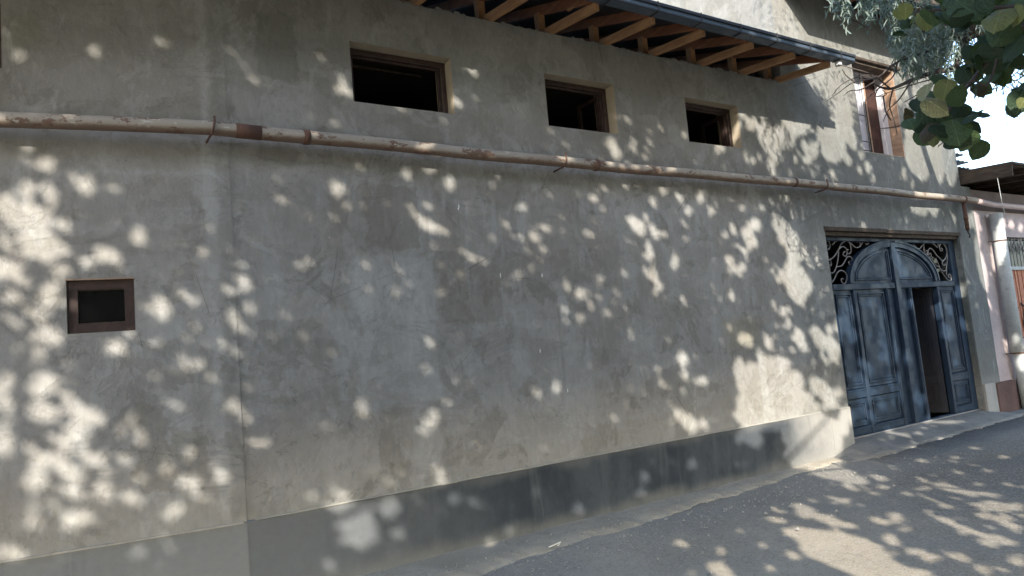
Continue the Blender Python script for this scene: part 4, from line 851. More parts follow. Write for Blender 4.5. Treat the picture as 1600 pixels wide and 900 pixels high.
# ------------------------------------------------------------------ trees
GAPS = np.array([[float(k) for k in t.split(',')] for t in '''7.20,0.85,0.504,0.278,3.08,1 8.00,0.19,0.473,0.248,3.04,1 6.93,1.07,0.282,0.204,1.93,1 7.75,0.10,0.505,0.136,3.00,1 7.64,0.61,0.505,0.158,3.03,1 8.10,4.19,0.286,0.189,-2.87,0.9 9.15,4.19,0.354,0.273,-2.96,1 11.45,4.30,0.461,0.398,-2.49,1 12.16,4.42,0.492,0.415,-2.58,1 7.97,2.27,0.267,0.227,2.45,1 10.63,1.98,0.131,0.092,-3.14,0.95 10.87,1.54,0.137,0.116,2.82,0.95 11.61,1.49,0.181,0.136,3.03,1 11.80,1.86,0.130,0.095,1.42,0.95 10.38,1.19,0.127,0.115,2.99,0.85 9.10,2.08,0.141,0.120,3.00,1 9.52,2.06,0.147,0.123,3.02,0.85 9.45,2.43,0.174,0.100,-3.04,1 10.58,2.47,0.137,0.126,2.44,1 9.32,1.09,0.169,0.109,3.13,1 9.94,0.67,0.150,0.111,3.06,1 11.74,1.01,0.101,0.098,2.33,0.7 12.17,2.10,0.149,0.123,2.05,0.8 12.12,1.59,0.147,0.102,1.92,0.7 6.85,-0.90,0.097,0.060,2.17,0.8 6.17,-1.10,0.079,0.043,2.61,0.6 6.39,-1.32,0.084,0.046,2.68,0.7 6.06,-0.87,0.073,0.039,2.55,0.6 10.37,-0.27,0.106,0.073,-2.66,0.7 9.36,-0.59,0.081,0.071,3.12,0.7 8.80,-0.55,0.074,0.064,3.02,0.7 9.83,-1.11,0.075,0.050,-2.97,0.7 9.67,-1.39,0.087,0.048,-2.96,0.7 8.49,-1.38,0.072,0.053,2.89,0.8 7.55,-1.69,0.070,0.044,3.08,0.8 7.78,-1.85,0.093,0.048,2.71,0.9 7.82,-1.99,0.090,0.048,2.83,0.9 -0.33,3.52,0.059,0.045,2.41,0.6 -0.21,3.37,0.064,0.054,2.33,1 0.01,3.45,0.038,0.023,2.25,0.4 0.10,3.55,0.056,0.024,-2.81,0.3 -0.34,3.22,0.075,0.056,1.61,0.9 0.07,3.20,0.082,0.059,1.59,0.9 -0.50,3.09,0.101,0.059,1.59,1 -0.35,3.01,0.201,0.080,2.59,1 -0.33,3.12,0.070,0.052,1.62,0.7 -0.35,2.84,0.090,0.052,2.55,0.9 -0.17,2.79,0.147,0.062,2.50,0.9 0.18,2.68,0.104,0.065,2.73,0.9 0.05,2.66,0.055,0.046,2.83,0.7 -0.50,2.66,0.105,0.077,2.53,1 -0.11,2.60,0.062,0.046,2.92,0.8 -0.21,2.70,0.053,0.037,2.96,0.5 0.42,2.80,0.099,0.093,2.18,0.25 -0.18,3.12,0.071,0.065,2.77,0.25 -0.38,2.56,0.064,0.045,2.93,0.5 -0.22,2.43,0.103,0.084,2.05,0.8 -0.26,2.30,0.078,0.045,2.95,0.5 -0.20,2.16,0.111,0.067,2.44,0.8 -0.28,2.06,0.057,0.037,-2.74,0.7 -0.26,1.84,0.108,0.091,3.11,0.9 -0.52,1.84,0.064,0.054,2.11,0.8 -0.45,2.46,0.064,0.053,2.77,0.5 0.58,2.24,0.074,0.061,2.79,0.9 0.54,2.31,0.058,0.038,2.95,0.5 0.52,2.01,0.048,0.037,2.83,0.9 0.23,2.01,0.102,0.050,2.95,0.7 0.74,1.84,0.085,0.056,1.96,1 0.84,1.79,0.043,0.030,1.63,0.5 0.91,1.69,0.039,0.034,1.95,0.4 -0.08,1.94,0.041,0.035,2.58,0.5 -0.30,1.98,0.043,0.026,2.90,0.5 1.09,2.32,0.074,0.039,2.38,0.7 1.15,2.32,0.039,0.030,3.08,0.8 1.18,2.42,0.058,0.025,3.13,0.5 1.25,2.18,0.055,0.044,1.94,0.9 1.16,2.03,0.070,0.034,1.86,0.9 -0.26,1.65,0.115,0.067,2.71,0.95 -0.05,1.63,0.073,0.060,2.59,0.8 0.02,1.58,0.057,0.041,2.20,0.9 -0.06,1.52,0.060,0.050,2.47,0.95 0.12,1.52,0.064,0.048,1.76,0.4 -0.14,1.43,0.052,0.044,2.23,0.85 -0.23,1.47,0.028,0.024,2.21,0.4 -0.00,1.39,0.034,0.028,2.26,0.7 -0.30,1.31,0.090,0.062,1.33,0.95 -0.16,1.31,0.066,0.039,2.29,0.9 -0.15,1.24,0.033,0.027,2.24,0.8 0.06,1.27,0.076,0.049,2.52,0.95 -0.40,1.43,0.037,0.031,2.18,0.5 -0.52,1.51,0.129,0.064,1.62,0.9 -0.52,1.76,0.078,0.048,1.66,0.7 -0.09,1.09,0.060,0.048,2.45,0.95 0.00,1.04,0.073,0.017,2.75,0.5 0.10,1.07,0.066,0.054,2.47,0.7 -0.11,1.17,0.036,0.025,2.73,0.4 -0.03,1.14,0.033,0.028,2.27,0.5 -0.20,1.01,0.052,0.029,1.64,0.95 -0.13,0.90,0.057,0.046,2.26,0.8 -0.36,0.94,0.052,0.036,1.77,0.5 -0.34,1.15,0.041,0.031,2.32,0.4 0.28,0.96,0.044,0.037,2.33,0.95 0.32,1.10,0.042,0.029,1.01,0.35 0.57,1.09,0.053,0.045,2.11,0.9 0.74,0.97,0.082,0.043,2.59,0.9 0.96,0.94,0.085,0.049,-3.01,0.8 0.62,0.81,0.074,0.052,2.72,0.4 0.95,0.72,0.036,0.022,2.80,0.5 0.66,1.53,0.036,0.031,2.40,0.3 1.12,1.42,0.029,0.020,1.64,0.5 1.19,1.34,0.034,0.023,1.59,0.6 -0.44,0.76,0.076,0.048,2.74,0.5 -0.51,0.80,0.064,0.046,1.84,0.5 -0.37,4.16,0.057,0.053,-3.01,0.3 0.14,4.21,0.058,0.039,2.16,0.4 0.05,4.55,0.038,0.020,2.38,0.5 0.68,4.52,0.041,0.032,-3.02,0.3 1.36,4.51,0.067,0.030,2.85,1 0.62,3.99,0.045,0.021,2.77,0.5 1.31,4.09,0.033,0.020,1.41,0.5 1.27,3.93,0.028,0.023,2.38,0.5 1.34,4.03,0.034,0.025,1.28,0.4 1.99,3.16,0.079,0.054,2.47,0.9 1.80,3.46,0.044,0.028,-2.96,0.4 2.20,3.35,0.058,0.035,1.42,0.5 2.07,3.01,0.051,0.034,1.41,0.3 2.88,3.40,0.057,0.045,1.20,0.85 2.97,3.46,0.041,0.030,-2.86,0.7 3.07,3.27,0.067,0.062,1.39,0.95 2.64,3.34,0.067,0.057,-2.54,0.3 2.82,3.05,0.071,0.040,2.41,0.6 2.74,2.93,0.064,0.036,-3.06,0.6 2.83,2.86,0.136,0.057,2.77,1 2.99,2.81,0.067,0.030,-3.09,0.5 3.23,3.05,0.051,0.041,1.22,0.5 3.63,2.90,0.075,0.038,2.00,0.7 3.48,2.77,0.044,0.037,-2.82,0.6 3.24,2.56,0.070,0.049,-3.05,0.4 3.36,2.55,0.045,0.041,0.86,0.4 2.21,3.00,0.043,0.038,-2.48,0.3 3.58,2.34,0.039,0.035,0.90,0.6 1.92,4.29,0.048,0.033,1.30,0.6 2.10,4.12,0.058,0.032,2.27,0.7 2.16,4.01,0.048,0.039,2.40,0.9 3.24,4.49,0.031,0.024,-2.49,0.8 3.31,4.41,0.031,0.024,-2.51,0.6 3.05,3.85,0.052,0.039,1.19,0.5 3.41,4.13,0.040,0.021,1.38,0.4 1.99,3.71,0.062,0.042,0.86,0.4 2.09,1.27,0.062,0.042,2.99,0.5 2.07,1.36,0.054,0.016,1.87,0.5 2.87,1.29,0.046,0.045,2.01,0.7 2.73,1.17,0.057,0.050,2.91,0.6 2.63,1.07,0.050,0.048,2.19,0.4 1.79,1.19,0.052,0.026,1.88,0.5 1.28,1.16,0.058,0.048,2.82,0.3 1.63,0.70,0.047,0.039,2.71,0.8 1.88,0.62,0.038,0.030,2.78,0.9 2.26,0.69,0.053,0.034,1.56,0.7 2.75,0.62,0.061,0.055,1.89,0.8 2.86,0.44,0.064,0.049,2.85,0.9 1.26,0.69,0.053,0.042,1.75,0.6 1.99,0.43,0.155,0.133,1.88,1 1.93,0.52,0.163,0.060,2.94,0.6 2.26,0.47,0.105,0.082,2.78,0.8 2.09,0.34,0.080,0.069,2.54,1 2.33,0.26,0.082,0.061,2.79,0.6 1.86,0.30,0.055,0.043,2.68,0.6 2.30,0.14,0.053,0.045,2.58,0.4 1.98,0.26,0.066,0.049,2.76,0.9 1.76,0.60,0.079,0.030,2.94,0.5 3.19,-0.01,0.078,0.045,2.25,0.6 3.38,0.05,0.045,0.034,1.60,0.4 4.18,0.12,0.091,0.068,2.39,0.7 5.04,0.28,0.081,0.065,2.95,0.9 4.99,0.14,0.089,0.052,2.96,0.4 5.73,0.30,0.089,0.069,3.00,0.7 5.08,3.82,0.097,0.077,-2.83,0.8 5.14,3.70,0.095,0.050,-2.97,0.8 5.40,3.81,0.065,0.051,1.89,0.8 4.47,3.43,0.111,0.055,-3.01,0.6 5.04,3.43,0.093,0.043,-3.02,0.5 5.39,3.43,0.069,0.043,-2.94,0.8 5.56,3.45,0.070,0.030,-3.03,0.8 5.22,3.35,0.050,0.041,-2.56,0.3 5.88,3.42,0.065,0.051,-3.00,0.8 5.82,3.35,0.068,0.055,-2.40,0.4 6.37,3.30,0.083,0.066,-2.57,0.7 4.75,3.21,0.063,0.048,-2.84,0.6 3.85,3.07,0.078,0.052,-2.98,0.4 3.98,2.88,0.040,0.032,-2.84,0.8 4.10,2.88,0.064,0.039,-3.03,0.8 3.96,2.78,0.067,0.061,2.69,0.9 4.05,2.66,0.056,0.045,-2.89,0.8 5.36,2.90,0.103,0.088,2.89,1 5.24,2.98,0.075,0.055,1.21,0.5 5.56,2.81,0.061,0.050,-2.74,0.5 5.71,2.84,0.081,0.044,-3.05,0.5 5.46,2.70,0.070,0.056,-2.79,0.5 5.44,2.60,0.117,0.065,-3.07,0.5 6.14,3.12,0.080,0.065,-2.56,0.5 6.54,3.14,0.091,0.054,-2.98,0.5 6.73,2.86,0.078,0.064,0.84,0.6 6.87,2.93,0.087,0.060,1.79,0.9 7.14,2.84,0.153,0.104,2.32,0.95 7.29,3.00,0.129,0.095,-3.11,0.8 7.46,3.21,0.079,0.057,-2.82,0.4 6.72,2.56,0.081,0.056,1.23,0.8 6.96,2.46,0.089,0.059,3.12,0.8 5.84,2.53,0.151,0.070,1.37,0.4 6.72,2.41,0.061,0.051,-2.53,0.5 4.60,2.84,0.058,0.049,0.96,0.3 7.09,3.20,0.098,0.049,-3.03,0.4 3.71,2.77,0.040,0.036,0.86,0.5 6.23,4.04,0.073,0.057,-2.41,0.4 6.79,3.92,0.099,0.070,-2.74,0.7 4.46,2.21,0.076,0.066,-2.86,1 4.30,2.29,0.069,0.047,2.35,0.5 4.43,1.96,0.059,0.052,-2.86,0.9 4.56,2.10,0.062,0.041,2.22,0.7 4.73,2.36,0.062,0.047,-2.98,0.4 4.77,2.01,0.056,0.051,0.91,0.3 5.55,2.26,0.070,0.057,-2.88,1 5.48,2.38,0.107,0.082,2.43,0.5 3.89,2.48,0.058,0.038,1.38,0.5 4.04,1.31,0.069,0.047,1.44,0.6 3.82,1.27,0.053,0.043,3.07,0.3 5.79,1.44,0.102,0.084,2.94,0.95 5.79,1.28,0.080,0.064,-3.10,0.7 6.05,1.18,0.124,0.065,3.08,0.4 6.80,1.61,0.113,0.099,0.87,0.4 6.93,1.57,0.103,0.080,1.19,0.6 6.76,1.08,0.327,0.155,1.91,1 6.96,0.88,0.292,0.190,3.10,1 7.15,1.28,0.175,0.128,2.41,0.9 7.38,1.26,0.247,0.119,3.10,0.9 7.40,1.02,0.187,0.156,-2.98,0.9 7.12,0.75,0.499,0.138,3.12,1 6.72,0.83,0.195,0.134,2.49,0.9 6.63,0.69,0.175,0.068,2.58,0.9 7.71,1.03,0.166,0.134,2.61,0.95 7.77,0.71,0.208,0.174,-3.01,0.95 8.20,0.87,0.306,0.123,2.57,0.95 8.37,0.70,0.187,0.078,2.67,0.9 8.38,1.22,0.084,0.050,-3.14,0.8 8.10,1.22,0.081,0.041,3.11,0.5 8.27,1.31,0.069,0.050,-3.05,0.6 8.54,1.29,0.115,0.084,-3.03,0.9 8.22,0.66,0.082,0.065,-3.06,0.7 7.95,0.65,0.116,0.102,0.96,0.8 8.56,0.81,0.128,0.079,3.12,0.85 5.63,0.86,0.099,0.066,2.50,0.9 5.76,0.76,0.145,0.108,2.87,0.5 5.83,0.70,0.090,0.063,3.05,1 6.00,0.71,0.095,0.065,2.27,0.7 6.72,0.55,0.136,0.118,-3.08,0.9 6.81,0.41,0.160,0.104,3.04,0.7 7.07,0.54,0.353,0.061,3.02,0.9 7.52,0.39,0.274,0.171,3.06,0.9 7.82,0.35,0.280,0.180,1.30,1 8.12,0.19,0.365,0.208,1.15,1 7.90,0.03,0.437,0.141,2.99,1 8.43,0.39,0.126,0.090,3.13,0.8 8.67,0.49,0.247,0.136,-3.01,1 8.53,0.32,0.127,0.099,-3.11,0.8 8.39,0.20,0.100,0.082,1.15,0.6 6.54,0.48,0.103,0.066,1.36,0.4 8.00,2.73,0.190,0.102,-3.04,0.95 7.90,2.61,0.110,0.082,-2.84,0.6 8.23,2.61,0.086,0.066,-2.77,0.7 8.46,2.56,0.099,0.082,2.30,0.9 8.32,2.48,0.057,0.042,-2.87,0.5 7.86,2.40,0.161,0.148,2.96,0.9 7.95,2.19,0.233,0.185,2.74,1 8.18,2.20,0.125,0.092,1.12,0.9 7.65,2.32,0.130,0.082,-3.03,0.5 7.98,2.03,0.108,0.067,-3.06,0.8 7.46,1.98,0.075,0.049,2.04,0.8 7.61,1.92,0.066,0.051,1.91,0.95 7.02,1.85,0.048,0.039,-2.91,0.6 7.70,1.74,0.077,0.062,1.05,0.7 7.88,1.54,0.150,0.104,1.88,0.95 7.94,1.42,0.093,0.057,-3.12,0.9 8.28,1.53,0.221,0.115,2.46,1 8.52,1.38,0.197,0.134,2.12,1 8.53,1.63,0.093,0.078,-2.41,0.7 7.25,1.52,0.110,0.068,2.20,0.9 7.24,2.74,0.074,0.040,-3.04,0.8 7.41,2.55,0.063,0.041,-3.00,0.5 7.48,4.31,0.137,0.096,-2.67,0.95 7.31,4.42,0.082,0.079,2.09,0.7 7.19,4.26,0.107,0.078,-2.60,0.8 7.76,4.15,0.211,0.191,2.12,1 7.88,3.95,0.153,0.138,1.63,1 7.75,3.75,0.151,0.081,1.77,0.8 7.72,4.46,0.111,0.075,-2.86,0.8 7.97,4.54,0.132,0.037,-3.10,0.8 8.28,4.44,0.206,0.139,-2.83,0.95 8.47,4.35,0.153,0.103,-2.73,0.9 8.65,4.42,0.099,0.055,1.21,0.8 8.11,4.27,0.147,0.101,-2.72,0.6 7.54,3.86,0.084,0.039,1.61,0.7 7.41,3.83,0.080,0.056,-2.75,0.5 8.52,4.09,0.127,0.087,2.22,0.8 8.71,4.06,0.125,0.091,2.01,0.8 8.54,3.92,0.149,0.088,-2.89,0.5 8.27,3.90,0.077,0.052,1.09,0.5 8.69,3.71,0.059,0.041,1.06,0.5 8.11,3.69,0.087,0.063,1.00,0.5 9.13,4.42,0.291,0.182,-2.90,0.9 9.24,4.25,0.264,0.198,-3.05,1 9.52,4.61,0.242,0.227,2.76,1 9.28,4.11,0.164,0.145,3.11,0.9 9.64,4.33,0.189,0.135,2.03,0.9 9.48,3.99,0.113,0.097,2.23,0.8 9.08,3.76,0.081,0.056,1.03,0.6 9.85,4.09,0.095,0.069,-2.48,0.7 9.94,3.91,0.106,0.093,3.00,0.6 10.06,3.75,0.088,0.061,0.95,0.6 10.91,3.90,0.112,0.068,1.09,0.7 11.37,4.40,0.358,0.283,1.78,0.9 11.79,4.54,0.314,0.253,1.77,0.9 12.31,4.59,0.533,0.357,0.81,1 11.45,3.99,0.242,0.205,-2.97,0.6 11.93,3.97,0.213,0.208,2.77,0.7 12.38,4.00,0.309,0.191,1.01,0.7 11.29,3.42,0.318,0.181,-2.93,0.8 11.66,3.38,0.181,0.130,-2.52,0.8 11.01,3.43,0.126,0.091,-2.55,0.5 7.79,2.98,0.189,0.142,2.63,0.9 8.05,2.65,0.219,0.135,-3.00,0.9 7.95,2.81,0.191,0.134,-3.03,0.9 8.08,3.15,0.111,0.068,-2.95,0.6 7.93,3.36,0.110,0.068,-2.93,0.4 9.60,3.05,0.083,0.055,-2.89,0.5 12.20,3.20,0.090,0.060,-2.77,0.8 12.72,3.21,0.153,0.133,1.36,0.7 12.94,3.22,0.273,0.183,1.66,0.6 12.90,2.41,0.431,0.181,1.68,0.8 12.87,2.84,0.237,0.124,1.13,0.7 12.91,1.77,0.214,0.135,1.60,0.6 13.84,3.19,0.207,0.131,-2.82,0.8 14.21,3.20,0.157,0.090,-2.91,0.7 14.56,3.15,0.139,0.089,-2.79,0.7 13.46,2.74,0.482,0.176,1.20,0.6 13.30,1.11,0.231,0.108,-3.13,0.9 13.60,0.77,0.239,0.172,0.88,0.8 8.93,1.83,0.231,0.168,-3.00,1 8.80,1.68,0.197,0.115,-2.77,1 9.15,1.90,0.139,0.061,-3.14,0.85 9.07,1.63,0.120,0.100,-2.46,0.85 9.09,1.53,0.110,0.060,-3.13,0.85 9.16,1.21,0.110,0.048,3.10,0.75 9.80,1.98,0.176,0.150,1.62,1 9.84,1.87,0.150,0.076,-3.11,1 9.94,1.63,0.215,0.174,2.98,1 9.98,1.33,0.227,0.211,1.83,1 9.80,1.46,0.148,0.063,3.12,0.75 9.72,1.26,0.118,0.074,-3.10,0.75 9.46,1.58,0.089,0.071,-2.80,0.65 9.18,0.92,0.223,0.166,-3.05,1 9.37,0.83,0.254,0.097,3.07,1 9.19,0.73,0.195,0.142,-3.09,1 9.59,0.62,0.145,0.097,-3.13,1 9.08,0.57,0.137,0.082,3.10,1 9.21,0.44,0.166,0.106,3.11,1 9.93,0.90,0.181,0.124,-3.08,1 10.48,0.60,0.132,0.110,-2.76,1 10.56,0.56,0.161,0.102,-3.13,0.75 11.44,1.90,0.192,0.106,1.71,1 10.46,2.66,0.185,0.129,1.59,1 9.91,2.75,0.152,0.052,-3.10,0.75 9.59,2.57,0.121,0.086,-2.87,0.85 9.76,2.27,0.237,0.051,3.13,0.85 9.61,0.21,0.128,0.063,-3.09,0.9 9.70,0.09,0.210,0.038,2.82,0.9 10.08,-0.00,0.149,0.043,3.00,0.9 9.81,0.01,0.138,0.047,3.03,0.7 10.64,0.24,0.149,0.072,-2.83,0.85 11.00,0.10,0.376,0.054,2.89,1 11.31,0.04,0.176,0.032,2.88,0.8 10.62,0.08,0.106,0.028,3.03,0.6 10.36,0.08,0.103,0.027,3.03,0.5 9.81,-0.14,0.103,0.067,-2.38,0.8 9.65,-0.30,0.092,0.082,-2.78,0.9 7.85,-0.04,0.466,0.132,2.93,1 7.90,-0.28,0.349,0.248,2.40,0.95 8.00,-0.53,0.239,0.153,2.44,0.85 8.38,-0.68,0.106,0.077,2.54,0.9 8.21,-0.85,0.102,0.043,2.89,0.8 7.83,-0.68,0.133,0.087,2.18,0.6 7.53,-0.86,0.121,0.055,2.69,0.8 7.44,-0.75,0.069,0.039,2.98,0.6 6.64,-0.70,0.109,0.062,2.15,0.7 6.96,-0.82,0.185,0.101,1.94,0.7 6.53,-0.86,0.144,0.067,2.38,0.5 7.07,-1.06,0.180,0.093,2.38,0.9 7.23,-1.22,0.101,0.046,2.93,0.85 7.58,-1.27,0.103,0.061,2.40,0.7 7.78,-1.30,0.136,0.084,-2.54,0.5 7.68,-1.45,0.071,0.033,3.02,0.7 7.45,-1.49,0.108,0.057,-2.94,0.85 7.44,-1.67,0.058,0.029,-3.05,0.7 7.51,-1.77,0.064,0.042,3.08,0.7 6.77,-1.22,0.336,0.133,2.52,0.9 6.89,-1.42,0.404,0.228,2.73,1 6.95,-1.63,0.364,0.168,2.54,1 7.08,-1.78,0.328,0.071,2.84,1 6.59,-1.07,0.144,0.073,2.89,0.9 5.64,-1.21,0.137,0.067,2.52,0.9 6.03,-1.31,0.174,0.065,2.40,0.5 5.36,-0.79,0.139,0.057,2.45,0.4 5.37,-1.15,0.076,0.033,2.78,0.6 8.84,-0.95,0.081,0.057,2.57,0.8 8.61,-1.05,0.086,0.039,2.99,0.7 8.37,-1.06,0.069,0.054,-2.80,0.8 8.95,-1.16,0.154,0.111,2.43,0.95 8.99,-1.29,0.106,0.074,2.10,0.9 9.12,-1.38,0.138,0.048,2.90,0.9 8.98,-1.57,0.125,0.107,2.73,0.95 9.15,-1.64,0.123,0.049,-3.11,0.9 8.80,-1.50,0.069,0.061,1.12,0.8 8.64,-1.60,0.078,0.047,2.80,0.9 8.73,-1.74,0.086,0.079,-2.70,0.9 8.72,-1.83,0.098,0.037,-3.09,0.8 8.22,-1.52,0.099,0.064,2.41,0.9 8.28,-1.69,0.114,0.048,2.30,0.9 8.36,-1.83,0.161,0.068,2.31,0.9 8.21,-1.84,0.077,0.050,2.62,0.9 8.18,-2.03,0.091,0.053,3.12,0.9 8.21,-1.38,0.079,0.037,3.08,0.6 9.45,-1.00,0.070,0.054,-2.62,0.8 9.86,-0.73,0.097,0.047,-3.03,0.6 9.84,-0.96,0.090,0.035,2.90,0.7 10.51,-0.98,0.105,0.046,-3.09,0.8 10.45,-0.66,0.101,0.044,2.93,0.7 9.34,-1.25,0.082,0.036,3.10,0.7'''.split()])
# extra small gaps added round the larger ones, shaping the crowns to cast finer flecks
_e = []
for gu, gv, ra, rb, th, w in GAPS:
    for _ in range(RNG.poisson(1.8 if w > .75 else .4)):
        r = RNG.uniform(.018, .042); e = RNG.uniform(1.0, 2.2)
        _e.append((gu+RNG.normal(0, .19), gv+RNG.normal(0, .19), r*e, r, th if rb < ra*.75 else 2.2+RNG.normal(0, .4), RNG.uniform(.4, 1)))
for _ in range(560):
    r = RNG.uniform(.010, .026); a = RNG.uniform(0, 1)
    _e.append((3.0+6.2*a**.7 if _ % 3 else RNG.uniform(-.8, 3.2), RNG.uniform(.1, 4.4) if _ % 3 else RNG.uniform(.1, 3.2), r*RNG.uniform(1, 2.4), r, 2.2+RNG.normal(0, .4), RNG.uniform(.4, 1)))
GAPS2 = np.concatenate([GAPS, np.array(_e)])
def leaf_cloud(name, P, nrm, tip, L, Wd, mat, parent, curl=.08, fold=.12):
    """one mesh of many six-point leaves, folded along the midrib"""
    n = len(P)
    nrm = nrm/np.linalg.norm(nrm, axis=1)[:, None]
    tip = tip-nrm*np.sum(tip*nrm, axis=1)[:, None]; tip /= np.linalg.norm(tip, axis=1)[:, None]
    sd = np.cross(tip, nrm)
    prof = [(0, 0, 0), (.22, .42, 1), (.68, .40, 1), (1, 0, 0), (.68, -.40, 1), (.22, -.42, 1)]
    V = np.zeros((n, 6, 3))
    for i, (a, b, c) in enumerate(prof):
        V[:, i] = P+tip*((a-.5)*L)[:, None]+sd*(b*Wd)[:, None]+nrm*((c*fold*Wd)-curl*L*(a-.4)**2*4)[:, None]
    me = bpy.data.meshes.new(name)
    me.vertices.add(n*6); me.vertices.foreach_set('co', V.reshape(-1).astype(np.float32))
    q = np.array([0, 1, 2, 3, 3, 4, 5, 0])
    idx = (np.arange(n)[:, None]*6+q[None, :]).reshape(-1)
    me.loops.add(len(idx)); me.loops.foreach_set('vertex_index', idx.astype(np.int32))
    me.polygons.add(2*n); me.polygons.foreach_set('loop_start', (np.arange(2*n)*4).astype(np.int32)); me.polygons.foreach_set('loop_total', np.full(2*n, 4, np.int32))
    me.update(calc_edges=True)
    me.materials.append(mat)
    return link(name, me, [], parent, False, 'stuff')
def shadow_uv(P):           # where the sun throws a point, measured on the plane of the wall
    return P[:, 0]-SUNV[0]*P[:, 1], P[:, 2]-SUNV[2]*P[:, 1]
def sunny(P, pad):          # marks leaves to drop, opening crown gaps shaped to cast the sun patches
    u, v = shadow_uv(P); hit = np.zeros(len(P), bool)
    for gu, gv, ra, rb, th, w in GAPS2:
        s = .55+.45*w
        a, b = ra*s+pad, rb*s+pad
        du, dv = u-gu, v-gv
        near = (np.abs(du) < a)&(np.abs(dv) < a)
        if not near.any(): continue
        x = (du[near]*math.cos(th)+dv[near]*math.sin(th))/a; y = (-du[near]*math.sin(th)+dv[near]*math.cos(th))/b
        hit[np.where(near)[0][x*x+y*y < 1]] = True
    return hit
def in_frame(P, m=25):
    x, y, z = project(P); return (z > .05)&(x > -m)&(x < 1600+m)&(y > -m)&(y < 900+m)
def rand_dirs(n, up=.6):
    d = RNG.normal(0, 1, (n, 3)); d /= np.linalg.norm(d, axis=1)[:, None]; d[:, 2] = np.abs(d[:, 2])+up; return d

TRUNKS = [(-8.9, -7.0), (-4.85, -7.1), (-.3, -7.2), (3.9, -7.1), (7.6, -7.3)]
NL = 460000
u = RNG.uniform(-4.0, 18.0, NL); v = RNG.uniform(-2.9, 5.2, NL); t_ = RNG.uniform(-1, 1, NL)
zc = np.clip((v+4.0)/9.0, 0, 1)                       # crowns lean out over the lane higher up
Y = -7.3+1.5*np.clip((v-.2)/2.5, 0, 1)+t_*1.1*np.clip(np.sin((.12+.78*zc)*math.pi), .45, 1)
P = np.stack([u+SUNV[0]*Y, Y, v+SUNV[2]*Y], 1)
top = 4.85+.25*np.sin(u*1.9)+.2*np.sin(u*4.3+1)+RNG.normal(0, .15, NL)
keep = (v < top)&(P[:, 2] > 1.25)&~in_frame(P, 60)&(np.linalg.norm(P-CAMLOC, axis=1) > .9)
keep &= ~((u > 8.2)&(v > 2.0)&(RNG.random(NL) < .5))
P = P[keep]
P = P[~sunny(P, .014)]
own = np.argmin(np.abs(P[:, 0][:, None]-np.array([t[0] for t in TRUNKS])[None, :]+RNG.normal(0, .5, (len(P), 1))), axis=1)
def grow(tree, x, y, h, r0, limbs, seed):
    rg = random.Random(seed)
    mb = MB(); pts = [(x, y, -.05), (x+rg.uniform(-.1, .1), y+rg.uniform(-.1, .1), 1.2), (x+rg.uniform(-.2, .2), y, 2.6), (x+rg.uniform(-.3, .3), y, h*.6), (x+rg.uniform(-.4, .4), y, h)]
    c = smooth_curve(pts, 4); mb.tube(c, [r0*(1.25 if i == 0 else 1-.85*i/len(c)) for i in range(len(c))], 10); mb.build('trunk', M['bark'], tree, True)
    for k in range(limbs):
        t = rg.uniform(.35, .9); b = c[int(t*(len(c)-1))]; a = rg.uniform(0, 6.28); L = rg.uniform(1.3, 2.2)
        q = [b, (b[0]+L*.4*math.cos(a), b[1]+.35*L*math.sin(a), b[2]+.5*L*.6), (b[0]+L*math.cos(a), b[1]+.7*L*math.sin(a), b[2]+L*.7)]
        mb = MB(); cc = smooth_curve(q, 4); mb.tube(cc, [r0*.32*(1-.8*i/len(cc)) for i in range(len(cc))], 7); mb.build('limb', M['bark'], tree, True)
ROUND = None
for k, (x, y) in enumerate(TRUNKS):
    near = k == 3
    if near:
        t = empty('round_leaved_tree', (x, y, 0), 'tree with big rounded green and yellowing leaves overhanging the upper right corner', 'tree'); ROUND = t
    else:
        t = empty('street_tree', (x, y, 0), 'leafy street tree across the lane whose crown dapples the grey wall with sun', 'tree', 'street trees shading the wall')
    grow(t, x, y, 8.0, .12, 5, 20+k)
    Q = P[own == k]; n = len(Q)
    s = RNG.uniform(.065, .098, n)
    leaf_cloud('crown', Q, rand_dirs(n, .35), RNG.normal(0, 1, (n, 3))-np.array([0, 0, .6]), s, s*RNG.uniform(.75, .95, n), M['crown'], t)

